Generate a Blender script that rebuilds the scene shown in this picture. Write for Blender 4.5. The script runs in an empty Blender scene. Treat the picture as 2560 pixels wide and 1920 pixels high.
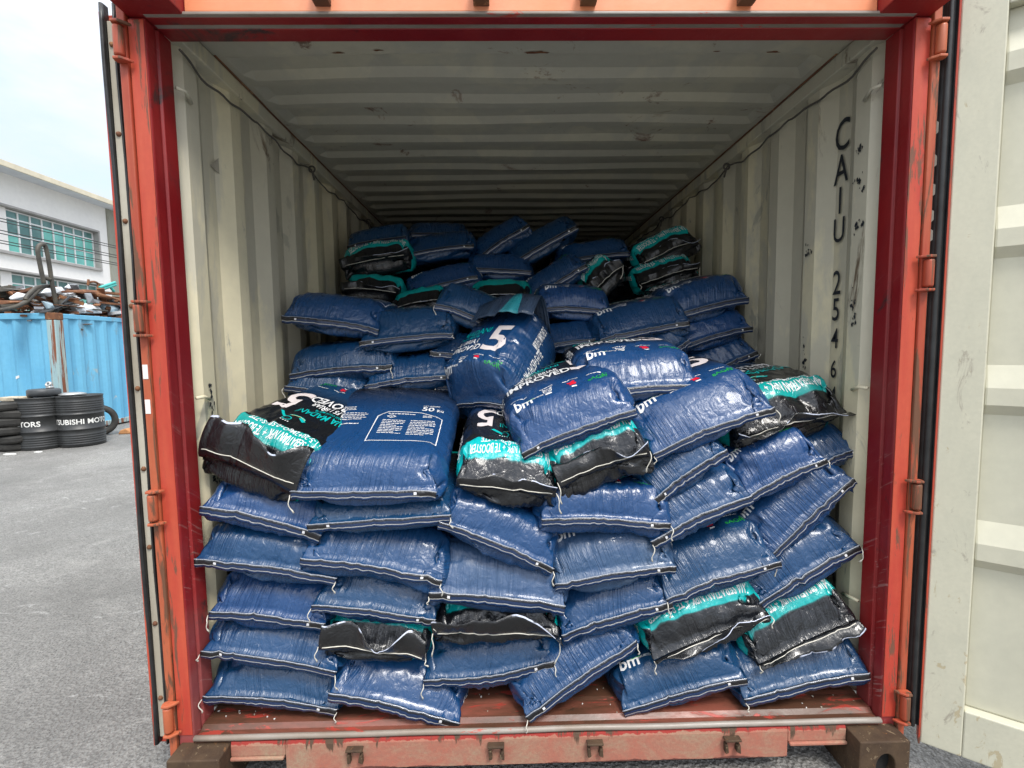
import bpy, bmesh, math, random
import numpy as np
from mathutils import Vector, Matrix
R_ = math.radians
sc = bpy.context.scene
COL = sc.collection
PI = math.pi

# ------------------------------------------------------------------ camera
CAM = np.array([-.1112, -1.5321, 1.2864]); FPX = 1196.3
PITCH, YAW, ROLL = .078, .0172, -.0131
def cam_axes():
    cy, sy, cp, sp = math.cos(YAW), math.sin(YAW), math.cos(PITCH), math.sin(PITCH)
    f = np.array([sy*cp, cy*cp, -sp]); r = np.array([cy, -sy, 0.]); u = np.cross(r, f)
    return r*math.cos(ROLL)+u*math.sin(ROLL), -r*math.sin(ROLL)+u*math.cos(ROLL), f
CR, CU, CF = cam_axes()
def ray(px, py): return CR*(px-1280)/FPX+CU*(960-py)/FPX+CF
def onY(px, py, Y): d = ray(px, py); return CAM+d*(Y-CAM[1])/d[1]
def onX(px, py, X): d = ray(px, py); return CAM+d*(X-CAM[0])/d[0]
def onZ(px, py, Z): d = ray(px, py); return CAM+d*(Z-CAM[2])/d[2]
cd = bpy.data.cameras.new('camera'); co = bpy.data.objects.new('camera', cd); COL.objects.link(co)
cd.sensor_width = 36; cd.lens = 36*FPX/2560; cd.clip_start = .05; cd.clip_end = 400
co.matrix_world = Matrix(((CR[0], CU[0], -CF[0], CAM[0]), (CR[1], CU[1], -CF[1], CAM[1]), (CR[2], CU[2], -CF[2], CAM[2]), (0, 0, 0, 1)))
sc.camera = co

# ------------------------------------------------------------------ sky, sun, exposure
SUN_EL, SUN_AZ = R_(55), R_(152)      # azimuth clockwise from +Y
w = bpy.data.worlds.new("World"); sc.world = w; w.use_nodes = True
nt = w.node_tree; nt.nodes.clear()
out = nt.nodes.new('ShaderNodeOutputWorld')
sky = nt.nodes.new('ShaderNodeTexSky'); sky.sky_type = 'NISHITA'; sky.sun_disc = False
sky.sun_elevation = SUN_EL; sky.sun_rotation = SUN_AZ; sky.dust_density = 2.0
b1 = nt.nodes.new('ShaderNodeBackground'); b1.inputs[1].default_value = .13
b2 = nt.nodes.new('ShaderNodeBackground'); b2.inputs[0].default_value = (.945, .975, 1, 1); b2.inputs[1].default_value = .92
mx = nt.nodes.new('ShaderNodeMixShader')
tc = nt.nodes.new('ShaderNodeTexCoord'); mp = nt.nodes.new('ShaderNodeMapping'); mp.inputs['Scale'].default_value = (1, 1, 2.6)
nz = nt.nodes.new('ShaderNodeTexNoise'); nz.inputs['Scale'].default_value = 2.1; nz.inputs['Detail'].default_value = 9; nz.inputs['Roughness'].default_value = .58
rp = nt.nodes.new('ShaderNodeValToRGB'); rp.color_ramp.elements[0].position = .34; rp.color_ramp.elements[1].position = .60
rp.color_ramp.elements[0].color = (.42, .42, .42, 1); rp.color_ramp.elements[1].color = (.97, .97, .97, 1)
L_ = nt.links.new
L_(tc.outputs['Generated'], mp.inputs[0]); L_(mp.outputs[0], nz.inputs[0]); L_(nz.outputs[0], rp.inputs[0]); L_(rp.outputs[0], mx.inputs[0])
sx_ = nt.nodes.new('ShaderNodeSeparateXYZ'); L_(tc.outputs['Generated'], sx_.inputs[0])
gr = nt.nodes.new('ShaderNodeMapRange'); gr.inputs[1].default_value = 0; gr.inputs[2].default_value = 1; gr.inputs[3].default_value = .30; gr.inputs[4].default_value = 1.6
sq_ = nt.nodes.new('ShaderNodeMath'); sq_.operation = 'POWER'; sq_.inputs[1].default_value = 1.9; L_(sx_.outputs[2], sq_.inputs[0]); L_(sq_.outputs[0], gr.inputs[0])
L_(gr.outputs[0], b2.inputs[1])      # an overcast sky is about three times as bright overhead as at the horizon
L_(sky.outputs[0], b1.inputs[0]); L_(b1.outputs[0], mx.inputs[1]); L_(b2.outputs[0], mx.inputs[2]); L_(mx.outputs[0], out.inputs[0])
sl = bpy.data.lights.new('sun', 'SUN'); sl.energy = 1.2; sl.angle = R_(14); sl.color = (1, .96, .9)
so = bpy.data.objects.new('sun', sl); COL.objects.link(so)
sdir = Vector((math.sin(SUN_AZ)*math.cos(SUN_EL), math.cos(SUN_AZ)*math.cos(SUN_EL), math.sin(SUN_EL)))
so.rotation_euler = sdir.to_track_quat('Z', 'Y').to_euler()
sc.view_settings.view_transform = 'Standard'; sc.view_settings.look = 'None'; sc.view_settings.gamma = 1
sc.view_settings.exposure = 1.32
sc.cycles.max_bounces = 8; sc.cycles.diffuse_bounces = 6; sc.cycles.use_denoising = True

GZ = -.193     # ground level; 0 is the container floor
rng = np.random.default_rng(11); random.seed(5)

# ------------------------------------------------------------------ material helpers
class NT:
    def __init__(s, name):
        s.m = bpy.data.materials.new(name); s.m.use_nodes = True; s.t = s.m.node_tree
        s.b = s.t.nodes['Principled BSDF']; s.oc = None
    def n(s, typ, **k):
        a = s.t.nodes.new('ShaderNode'+typ)
        for q, v in k.items(): setattr(a, q, v)
        return a
    def l(s, a, b): s.t.links.new(a, b)
    def coord(s, scale=(1, 1, 1), rot=(0, 0, 0), kind='Object'):
        t = s.n('TexCoord'); m = s.n('Mapping'); m.inputs['Scale'].default_value = scale; m.inputs['Rotation'].default_value = rot
        s.l(t.outputs[kind], m.inputs[0]); return m.outputs[0]
    def noise(s, co, scale, detail=5, rough=.6, dist=0):
        a = s.n('TexNoise'); s.l(co, a.inputs['Vector']); a.inputs['Scale'].default_value = scale
        a.inputs['Detail'].default_value = detail; a.inputs['Roughness'].default_value = rough; a.inputs['Distortion'].default_value = dist
        return a.outputs[0]
    def step(s, v, lo, hi, a=0., b=1.):
        r = s.n('MapRange'); r.inputs[1].default_value = lo; r.inputs[2].default_value = hi; r.inputs[3].default_value = a; r.inputs[4].default_value = b
        s.l(v, r.inputs[0]); return r.outputs[0]
    def math(s, op, a, b=None):
        r = s.n('Math', operation=op)
        for i, x in enumerate((a, b)):
            if x is None: continue
            if isinstance(x, (int, float)): r.inputs[i].default_value = x
            else: s.l(x, r.inputs[i])
        return r.outputs[0]
    def mix(s, f, a, b):
        r = s.n('MixRGB')
        for i, x in ((0, f), (1, a), (2, b)):
            if isinstance(x, tuple): r.inputs[i].default_value = x+(1,)
            elif isinstance(x, (int, float)): r.inputs[i].default_value = x
            else: s.l(x, r.inputs[i])
        return r.outputs[0]
    def col(s, x):
        if isinstance(x, tuple): s.b.inputs['Base Color'].default_value = x+(1,)
        else: s.l(x, s.b.inputs['Base Color'])
    def rough(s, x):
        if isinstance(x, (int, float)): s.b.inputs['Roughness'].default_value = x
        else: s.l(x, s.b.inputs['Roughness'])
    def bump(s, h, strength=.3, dist=.01):
        b = s.n('Bump'); b.inputs['Strength'].default_value = strength; b.inputs['Distance'].default_value = dist
        s.l(h, b.inputs['Height']); s.l(b.outputs[0], s.b.inputs['Normal']); return b

def simple(name, c, r=.6, metal=0, var=.15, scale=8, bump=0):
    k = NT(name); k.b.inputs['Metallic'].default_value = metal; k.rough(r)
    v = k.noise(k.coord(), scale, 6)
    d = tuple(max(0, x*(1-var*2)) for x in c); h = tuple(x*(1+var) for x in c)
    k.col(k.mix(k.step(v, .3, .7), d, h))
    if bump: k.bump(v, bump, .004)
    return k.m

def worn_paint(name, base, alt, under, t_alt=.52, t_under=.66, scale=3.0, streak=(1, 1, .25), r=.5, scratch=0, dark=None, bump=.25, soft=.09, low=0.):
    """paint with patches of a second tone, chips to a bare layer, streaks and scratches that belong to the surface"""
    k = NT(name); co = k.coord(streak)
    n1 = k.noise(co, scale, 7, .62, .3); n2 = k.noise(co, scale*2.7, 8, .68, .6); n3 = k.noise(k.coord(), scale*9, 4, .6)
    c = k.mix(k.step(n1, t_alt-soft, t_alt+soft), base, alt)
    c = k.mix(k.math('MULTIPLY', n3, .35), c, tuple(x*.55 for x in base))
    if low:      # more damage near the ground, where forks and pallets hit it
        g_ = k.n('SeparateXYZ'); k.l(k.coord(), g_.inputs[0]); n2 = k.math('ADD', n2, k.step(g_.outputs[2], 0, 1.2, low, 0))
    ch = k.step(n2, t_under, t_under+.035)
    c = k.mix(ch, c, under)
    if dark: c = k.mix(k.step(k.noise(k.coord(streak), scale*1.4, 9, .72, .9), .61, .67), c, dark)
    if scratch:      # pale and dark scrapes left by loading, mostly on the lower half
        gz = k.n('SeparateXYZ'); k.l(k.coord(), gz.inputs[0]); lowm = k.step(gz.outputs[2], .25, 1.5, 1., .10)
        for rot, sc2, tint in (((.62, 0, 0), (40, 2.4, 46), (.50, .36, .33)), ((-.30, 0, 0), (34, 2.0, 38), (.06, .03, .03))):
            mq = k.n('Mapping'); mq.inputs['Scale'].default_value = sc2; k.l(k.coord((1, 1, 1), rot), mq.inputs[0]); s1 = k.noise(mq.outputs[0], 3, 2, .5); s2 = k.noise(k.coord(), 3.5, 3)
            c = k.mix(k.math('MULTIPLY', k.math('MULTIPLY', k.step(s1, .63, .66), k.step(s2, .42, .58)), k.math('MULTIPLY', lowm, scratch)), c, tint)
        c = k.mix(k.math('MULTIPLY', k.math('MULTIPLY', lowm, k.step(k.noise(k.coord(), 2.2, 5), .46, .66)), .35), c, (.30, .16, .15))
    k.col(c); k.rough(k.step(n2, .3, .8, r-.12, min(1, r+.3)))
    k.bump(k.math('ADD', k.math('MULTIPLY', n3, .4), k.math('MULTIPLY', ch, -.5)), bump, .004)
    return k.m

M = {}
M['red'] = worn_paint('red_paint', (.21, .007, .010), (.29, .015, .015), (.10, .045, .035), .5, .68, 2.2, (1, 1, .5), .42, .38, (.05, .02, .02), .25, .09, .05)
M['orange'] = worn_paint('faded_orange_paint', (.36, .055, .025), (.46, .12, .05), (.13, .055, .028), .5, .53, 5, (1.6, 1.6, .16), .5)
M['postred'] = worn_paint('weathered_red_paint', (.44, .045, .025), (.52, .085, .04), (.15, .06, .035), .5, .565, 5, (1.8, 1.8, .2), .5, 0, (.10, .04, .025))
M['header'] = worn_paint('faded_overexposed_header_paint', (.80, .27, .12), (.84, .33, .18), (.55, .20, .12), .5, .74, 3, (.6, 1, 1), .45)  # faded orange, with overexposed brightness put into the colour
M['sillfront'] = worn_paint('scuffed_pink_sill', (.42, .19, .135), (.38, .10, .07), (.32, .245, .175), .50, .50, 19, (1, 1, .8), .85, 0, (.10, .045, .03))
def sill_face_mat():
    k = NT('scraped_sill_face'); co = k.coord(); g_ = k.n('SeparateXYZ'); k.l(co, g_.inputs[0]); z = g_.outputs[2]
    n1 = k.noise(k.coord((.7, 1, 1)), 7, 8, .72, .5); n2 = k.noise(co, 95, 4, .75); n3 = k.noise(k.coord((2.2, 1, .35)), 6, 7, .7, .4)
    c = k.mix(k.step(k.math('ADD', k.math('MULTIPLY', n1, .75), k.math('MULTIPLY', n2, .25)), .38, .55), (.32, .22, .145), (.38, .12, .08))
    c = k.mix(k.math('MULTIPLY', k.step(n2, .35, .7), .6), c, (.25, .14, .10))
    edge = k.math('ADD', k.step(z, .145, .172, -.2, .30), k.math('MULTIPLY', n3, .9)); c = k.mix(k.step(edge, .56, .60), c, (.30, .03, .022))
    lowr = k.math('ADD', k.step(z, .062, .085, .28, -.2), k.math('MULTIPLY', n1, .9)); c = k.mix(k.step(lowr, .58, .62), c, (.12, .04, .03))
    c = k.mix(k.step(k.math('ADD', n3, k.step(z, .10, .172, -.12, .05)), .585, .625), c, (.085, .05, .03))
    k.col(c); k.rough(.82); k.bump(n2, .4, .003); return k.m
M['sillfront'] = sill_face_mat()
M['silltop'] = worn_paint('rusty_wet_sill', (.24, .075, .05), (.075, .038, .022), (.34, .045, .03), .455, .585, 5, (.45, 1.6, 1), .34, 0, (.045, .03, .02))
M['steel'] = worn_paint('bare_scraped_steel', (.30, .27, .24), (.22, .17, .13), (.40, .06, .04), .5, .62, 6, (.4, 1, 1), .4)
M['casting'] = worn_paint('rusted_casting', (.075, .044, .022), (.045, .024, .012), (.20, .145, .085), .5, .60, 14, (1, 1, 1), .75, 0, (.20, .09, .03), .5)
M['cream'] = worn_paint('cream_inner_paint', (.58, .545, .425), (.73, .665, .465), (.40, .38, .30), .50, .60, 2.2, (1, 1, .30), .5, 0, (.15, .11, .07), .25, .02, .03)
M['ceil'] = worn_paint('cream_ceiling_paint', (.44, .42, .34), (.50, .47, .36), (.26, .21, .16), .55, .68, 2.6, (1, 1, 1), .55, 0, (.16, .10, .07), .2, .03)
M['doorcream'] = worn_paint('cream_door_paint', (.55, .535, .425), (.59, .57, .45), (.46, .44, .34), .5, .70, 3.4, (1, 1, .6), .40, 0, None, .12, .09)
M['doorframe'] = worn_paint('chipped_cream_frame', (.56, .545, .43), (.60, .58, .455), (.44, .38, .25), .5, .655, 9, (1, 1, .55), .45, 0, (.36, .33, .26), .12, .09, .085)
M['rust'] = worn_paint('rust', (.20, .085, .035), (.13, .05, .025), (.30, .15, .07), .5, .58, 6, (1, 1, 1), .85)
M['black'] = simple('black_rubber', (.018, .019, .02), .42, 0, .3, 20, .3)
M['dark'] = simple('hollow_shade', (.01, .01, .01), .9)  # near-black, the shade of hollows put into the colour
M['rope'] = simple('grey_rope', (.11, .10, .085), .9)
M['ink'] = simple('black_stencil_paint', (.018, .022, .028), .6)
M['strip'] = worn_paint('grimy_strip', (.48, .45, .37), (.36, .32, .25), (.18, .13, .09), .5, .66, 6, (1, 1, .4), .5)
M['floor'] = worn_paint('plywood_floor', (.22, .13, .07), (.15, .09, .05), (.10, .06, .04), .5, .6, 3, (1, .1, 1), .6)
M['tag'] = simple('white_paper_tag', (.75, .75, .72), .7, 0, .08)

# ------------------------------------------------------------------ mesh helpers
class MB:
    def __init__(s): s.v = []; s.f = []; s.mi = []; s.sm = []
    def add(s, vs, fs, mi=0, smooth=False):
        o = len(s.v); s.v += [tuple(map(float, v)) for v in vs]
        s.f += [tuple(i+o for i in f) for f in fs]; s.mi += [mi]*len(fs); s.sm += [smooth]*len(fs)
    def box(s, x0, x1, y0, y1, z0, z1, mi=0):
        v = [(x, y, z) for x in (x0, x1) for y in (y0, y1) for z in (z0, z1)]
        s.add(v, [(0, 1, 3, 2), (4, 6, 7, 5), (0, 4, 5, 1), (2, 3, 7, 6), (0, 2, 6, 4), (1, 5, 7, 3)], mi)
    def obox(s, c, ax, ay, az, mi=0):
        c, ax, ay, az = map(np.array, (c, ax, ay, az))
        v = [c+i*ax+j*ay+k*az for i in (-1, 1) for j in (-1, 1) for k in (-1, 1)]
        s.add(v, [(0, 1, 3, 2), (4, 6, 7, 5), (0, 4, 5, 1), (2, 3, 7, 6), (0, 2, 6, 4), (1, 5, 7, 3)], mi)
    def prism(s, poly, p0, ux, uy, uz, mi=0):
        """poly (2D) in ux,uy extruded by vector uz from p0"""
        p0, ux, uy, uz = map(np.array, (p0, ux, uy, uz)); n = len(poly)
        v = [p0+a*ux+b*uy for a, b in poly]+[p0+a*ux+b*uy+uz for a, b in poly]
        s.add(v, [tuple(range(n))[::-1], tuple(range(n, 2*n))]+[(i, (i+1) % n, n+(i+1) % n, n+i) for i in range(n)], mi)
    def tube(s, pts, r, n=8, mi=0, caps=True):
        pts = [np.array(p, float) for p in pts]; rs = r if hasattr(r, '__len__') else [r]*len(pts)
        vs, fs = [], []; prev = None
        for i, p in enumerate(pts):
            t = pts[min(i+1, len(pts)-1)]-pts[max(i-1, 0)]; t = t/(np.linalg.norm(t)+1e-12)
            if prev is None: a = np.cross(t, (0, 0, 1) if abs(t[2]) < .9 else (1, 0, 0))
            else: a = prev-t*np.dot(prev, t)
            a = a/(np.linalg.norm(a)+1e-12); prev = a; b = np.cross(t, a)
            for k in range(n):
                q = 2*PI*k/n; vs.append(p+rs[i]*(a*math.cos(q)+b*math.sin(q)))
        for i in range(len(pts)-1):
            for k in range(n): fs.append((i*n+k, i*n+(k+1) % n, (i+1)*n+(k+1) % n, (i+1)*n+k))
        if caps: fs += [tuple(range(n))[::-1], tuple(range((len(pts)-1)*n, len(pts)*n))]
        s.add(vs, fs, mi, True)
    def lathe(s, prof, c=(0, 0, 0), n=32, mi=0, axis=(0, 0, 1), ref=(1, 0, 0), smooth=True):
        c, ax, a = np.array(c, float), np.array(axis, float), np.array(ref, float); b = np.cross(ax, a)
        vs = [c+h*ax+r*(a*math.cos(2*PI*k/n)+b*math.sin(2*PI*k/n)) for r, h in prof for k in range(n)]
        fs = [(i*n+k, i*n+(k+1) % n, (i+1)*n+(k+1) % n, (i+1)*n+k) for i in range(len(prof)-1) for k in range(n)]
        s.add(vs, fs, mi, smooth)
    def build(s, name, mats, parent=None, bevel=0):
        me = bpy.data.meshes.new(name); me.from_pydata(s.v, [], s.f)
        for m in (mats if isinstance(mats, (list, tuple)) else [mats]): me.materials.append(M[m] if isinstance(m, str) else m)
        me.polygons.foreach_set('material_index', s.mi); me.polygons.foreach_set('use_smooth', s.sm); me.update()
        bm = bmesh.new(); bm.from_mesh(me); bmesh.ops.recalc_face_normals(bm, faces=bm.faces); bm.to_mesh(me); bm.free()
        o = bpy.data.objects.new(name, me); COL.objects.link(o)
        if parent: o.parent = parent
        if bevel:
            b = o.modifiers.new('bevel', 'BEVEL'); b.width = bevel; b.segments = 2; b.limit_method = 'ANGLE'; b.angle_limit = R_(40)
        return o
def thing(name, label, cat, loc=(0, 0, 0), group=None):
    o = bpy.data.objects.new(name, None); COL.objects.link(o); o.location = loc; o.empty_display_size = .1
    return tag(o, label, cat, group)
def tag(o, label, cat, group=None):
    o['label'] = label; o['category'] = cat
    if group: o['group'] = group
    return o
def structure(o): o['kind'] = 'structure'; return o

_tc = {}
def text_mesh(txt, bold=0., shear=0.):
    key = (txt, bold, shear)
    if key in _tc: return _tc[key]
    c = bpy.data.curves.new('lettering', 'FONT'); c.body = txt; c.size = 1; c.offset = bold; c.shear = shear; c.resolution_u = 3
    o = bpy.data.objects.new('lettering', c); COL.objects.link(o)
    dg = bpy.context.evaluated_depsgraph_get(); me = o.evaluated_get(dg).to_mesh()
    v = np.array([q.co[:2] for q in me.vertices]).reshape(-1, 2); f = [tuple(p.vertices) for p in me.polygons]
    o.evaluated_get(dg).to_mesh_clear(); bpy.data.objects.remove(o); bpy.data.curves.remove(c)
    if len(v): v = v-np.array([v[:, 0].min(), 0])
    _tc[key] = (v, f); return _tc[key]

# ================================================================== GROUND
def ground_mat():
    k = NT('asphalt'); co = k.coord()
    n1 = k.noise(co, 60, 5, .8); n2 = k.noise(co, 1.1, 5, .6); n3 = k.noise(co, 14, 6, .7); v = k.n('TexVoronoi'); k.l(co, v.inputs['Vector']); v.inputs['Scale'].default_value = 75
    c = k.mix(k.step(n1, .35, .68), (.105, .102, .096), (.41, .40, .375))
    c = k.mix(k.step(v.outputs['Distance'], .12, .32), (.36, .355, .34), c)
    c = k.mix(k.math('MULTIPLY', k.step(n2, .4, .7), .6), c, (.13, .128, .122))
    c = k.mix(k.math('MULTIPLY', k.step(k.noise(co, .38, 6, .62, .6), .47, .58), .42), c, (.14, .138, .13))
    c = k.mix(k.math('MULTIPLY', k.step(k.noise(co, 2.6, 7, .7, .8), .56, .70), .35), c, (.40, .39, .365))
    wn = k.noise(k.coord((.7, 1.8, 1)), 5.5, 8, .72, 1.2)
    c = k.mix(k.math('MULTIPLY', k.step(wn, .60, .70), .5), c, (.56, .56, .54))
    k.col(c); k.rough(k.step(n2, .3, .7, .62, .9)); k.bump(k.math('ADD', n1, k.math('MULTIPLY', v.outputs['Distance'], 1.2)), 1., .010); return k.m
M['asphalt'] = ground_mat()
g = MB(); g.add([(-150, -150, GZ), (150, -150, GZ), (150, 150, GZ), (-150, 150, GZ)], [(0, 1, 2, 3)])
structure(g.build('ground', 'asphalt'))

# ================================================================== SHIPPING CONTAINER
box = thing('shipping_container', 'open red shipping container with cream inside, packed with sacks', 'shipping container', (0, 0, GZ))
LEN = 5.9
def cbuild(mb, name, mats, bevel=0, parent=None, label=None):
    mb.v = [(x, y, z-GZ) for x, y, z in mb.v]
    o = mb.build(name, mats, parent or box, bevel)
    if label: o['label'] = label
    return o
# posts: plan profile extruded upwards, with the step that takes the gasket
for sx in (-1, 1):
    b = MB()
    prof = [(1.219, 0), (1.172, 0), (1.170, .006), (1.170, .038), (1.1765, .042), (1.1765, .052), (1.169, .056), (1.169, .113), (1.219, .113)]
    b.prism([(x*sx, y) for x, y in prof], (0, 0, -.075), (1, 0, 0), (0, 1, 0), (0, 0, 2.356))
    cbuild(b, 'corner_post', ['red'], .002)
    b = MB(); b.box(sx*1.1725, sx*1.2185, -.0035, -.0005, .0, 2.275); cbuild(b, 'post_face', ['postred'], .001)
    b = MB()   # weathered outer rib beside the hinges
    b.prism([(sx*1.221, -.012), (sx*1.246, -.012), (sx*1.246, .03), (sx*1.221, .03)], (0, 0, -.15), (1, 0, 0), (0, 1, 0), (0, 0, 2.52))
    cbuild(b, 'hinge_channel', ['orange'], .004)
    for z in ((2.2, 1.387, .79, .075) if sx < 0 else (2.2, 1.50, .78, .05)):
        b = MB()
        b.lathe([(.0, -.042), (.013, -.042), (.0142, -.036), (.0142, .036), (.013, .042), (0, .042)], (sx*1.2335, -.024, z), 14)
        cbuild(b, 'hinge_barrel', ['orange'])
        for dz in (-.052, .052):
            b = MB(); b.prism([(sx*1.200, -.0125), (sx*1.206, -.024), (sx*1.222, -.040), (sx*1.244, -.040), (sx*1.249, -.025), (sx*1.246, -.0125)], (0, 0, z+dz-.004), (1, 0, 0), (0, 1, 0), (0, 0, .008))
            cbuild(b, 'hinge_lug', ['orange'], .002)
    # lower and upper corner castings with their oval eye
    b = MB(); x0, x1 = (1.045, 1.214) if sx > 0 else (-1.214, -1.045); zt, zb, yf, yb = -.028, GZ+.002, -.075, .10
    nO = 24; cx, cz = (x0+x1)/2+.005*sx, (zt+zb)/2-.008
    ov = [(cx+.032*math.cos(q), cz+.046*math.sin(q)) for q in [2*PI*i/nO for i in range(nO)]]
    rc = []
    for q in [2*PI*i/nO for i in range(nO)]:
        ux, uz = math.cos(q), math.sin(q); t = min((x1-x0)/2/abs(ux) if abs(ux) > 1e-6 else 9, (zt-zb)/2/abs(uz) if abs(uz) > 1e-6 else 9)
        rc.append(((x0+x1)/2+ux*t, (zt+zb)/2+uz*t))
    for q in range(nO):   # snap to the four corners
        a = 2*PI*q/nO
    crn = [(x1, zt), (x0, zt), (x0, zb), (x1, zb)]
    for c_ in crn:
        i = min(range(nO), key=lambda j: (rc[j][0]-c_[0])**2+(rc[j][1]-c_[1])**2); rc[i] = c_
    vs = [(x, yf, z) for x, z in rc]+[(x, yf, z) for x, z in ov]+[(x, yf+.03, z) for x, z in ov]+[(x, yb, z) for x, z in rc]
    fs = []
    for i in range(nO):
        j = (i+1) % nO
        fs += [(i, j, nO+j, nO+i), (nO+i, nO+j, 2*nO+j, 2*nO+i), (i, 3*nO+i, 3*nO+j, j)]
    b.add(vs, fs)
    b.add([(x, yf+.029, z) for x, z in ov], [tuple(range(nO))], 1)  # black disc closing the eye, its shade put into the colour
    cbuild(b, 'corner_casting', ['casting', 'dark'], .004)
    b = MB(); x0, x1 = (1.05, 1.219) if sx > 0 else (-1.219, -1.05)
    b.prism([(-.08, 2.40), (-.08, 2.284), (-.0015, 2.284), (.09, 2.284), (.09, 2.40)], (x0, 0, 0), (0, 1, 0), (0, 0, 1), (x1-x0, 0, 0))
    cbuild(b, 'corner_casting', ['red'], .004)
    for zz in (2.14, 1.125, .35):   # short lashing rods between post and side wall
        b = MB(); b.tube([(sx*1.163, .114, zz), (sx*1.150, .14, zz+.002), (sx*1.163, .19, zz-.012)], .006, 8); cbuild(b, 'lashing_rod', ['cream'])
# header: faded face with overexposure in its colour, scraped lip, red reveal behind it
b = MB(); b.prism([(-.004, 2.296), (-.004, 2.40), (.10, 2.40), (.10, 2.296)], (-1.0485, 0, 0), (0, 1, 0), (0, 0, 1), (2.097, 0, 0)); cbuild(b, 'header_beam', ['header'], .003)
b = MB(); b.prism([(-.012, 2.2835), (-.012, 2.292), (-.003, 2.2945), (.06, 2.2945), (.06, 2.2835)], (-1.168, 0, 0), (0, 1, 0), (0, 0, 1), (2.336, 0, 0)); cbuild(b, 'drip_lip', ['steel'], .002)
b = MB(); b.prism([(.002, 2.282), (.034, 2.282), (.037, 2.290), (.050, 2.290), (.054, 2.281), (.113, 2.281), (.113, 2.294), (.002, 2.294)], (-1.1685, 0, 0), (0, 1, 0), (0, 0, 1), (2.337, 0, 0)); cbuild(b, 'header_reveal', ['red'], .001)
for x in (-.635, -.162, .159, .636):
    b = MB(); z = 2.318
    b.box(x-.024, x+.024, -.052, -.0055, z-.010, z-.003); b.box(x-.024, x-.015, -.055, -.0055, z-.002, z+.06); b.box(x+.015, x+.024, -.055, -.0055, z-.002, z+.06)
    cbuild(b, 'cam_keeper', ['rust'], .002)
# sill: rusty deck, scraped nose rail, scuffed face with fork recesses
b = MB()
pr = [(.0, -.010), (.0, -.002), (.10, -.002), (.104, .004), (.34, .004), (.34, -.05), (.0, -.05)]
b.prism([(-.002, -.012), (.03, -.012), (.045, -.001), (.11, -.001), (.125, .003), (.42, .003), (.42, -.06), (-.002, -.06)], (-1.168, 0, 0), (0, 1, 0), (0, 0, 1), (2.336, 0, 0)); cbuild(b, 'sill_deck', ['silltop'], .003)
b = MB(); b.tube([(x, -.006+.001*math.sin(9*x), -.009+.001*math.sin(13*x)) for x in np.linspace(-1.165, 1.165, 40)], .0095, 10); cbuild(b, 'sill_nose_rail', ['steel'])
b = MB()
def sface(x0, x1, z1): b.prism([(-.010, -.0215), (-.014, -.035), (-.014, z1), (.03, z1), (.03, -.0215)], (x0, 0, 0), (0, 1, 0), (0, 0, 1), (x1-x0, 0, 0))
sface(-1.043, -.862, -.072); sface(-.8615, .8415, -.128); sface(.842, 1.043, -.072)
cbuild(b, 'sill_face', ['sillfront'], .003)
for x0, x1 in ((-1.043, -.866), (.846, 1.043)):
    b = MB(); b.box(x0, x1, -.022, .02, -.083, -.0725); cbuild(b, 'fork_recess_lip', ['sillfront'], .003)
for x in (-.627, -.155, .178, .644):
    b = MB(); z = -.062
    b.box(x-.028, x+.028, -.038, -.0145, z+.012, z+.020); b.prism([(-.026, 0), (-.016, 0), (-.012, -.030), (-.024, -.034)], (x, -.0145, z), (1, 0, 0), (0, 0, 1), (0, -.018, 0))
    b.prism([(.026, 0), (.016, -.004), (.012, -.026), (.028, -.034)], (x, -.0145, z), (1, 0, 0), (0, 0, 1), (0, -.02, 0))
    cbuild(b, 'cam_keeper', ['casting'], .003)
# cross bearers seen through the fork recesses
for y in (.35, .75, 1.15, 1.6):
    b = MB(); b.box(-1.16, 1.16, y, y+.05, -.175, -.065); cbuild(b, 'cross_bearer', ['rust'])
b = MB(); b.box(-1.168, 1.168, .4205, LEN, -.03, -.001); cbuild(b, 'floor', ['floor'])

def corrugate(name, sx):
    """side wall: inner flats 70 mm, slopes 68 mm, outer flats 72 mm, 36 mm deep"""
    ys, xs = [.1135], [1.204]
    y = .205-.035-.068
    ys, xs = [.1135, .128], [1.200, 1.198]
    k = 0
    while True:
        c = .205+.278*k
        if c+.2 > LEN: break
        for dy, x in ((-.070 if k == 0 else -.103, 1.206), (-.035, 1.171), (.035, 1.171), (.103, 1.206)):
            ys.append(c+dy); xs.append(x)
        k += 1
    ys.append(LEN); xs.append(1.206)
    zs = [-.02, .5, 1.0, 1.6, 2.30]
    vs = [(sx*(x+-.0015*math.sin(3*y+2*z)*(0 if z in (zs[0], zs[-1]) else 1)), y, z) for y, x in zip(ys, xs) for z in zs]; n = len(zs)
    b = MB(); b.add(vs, [(i*n+j, i*n+j+1, (i+1)*n+j+1, (i+1)*n+j) for i in range(len(ys)-1) for j in range(n-1)])
    o = cbuild(b, name, ['cream'])
    s = o.modifiers.new('solidify', 'SOLIDIFY'); s.thickness = .002; s.offset = 1
    bv = o.modifiers.new('bevel', 'BEVEL'); bv.width = .008; bv.segments = 3; bv.limit_method = 'ANGLE'; bv.angle_limit = R_(20)
    return o
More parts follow.
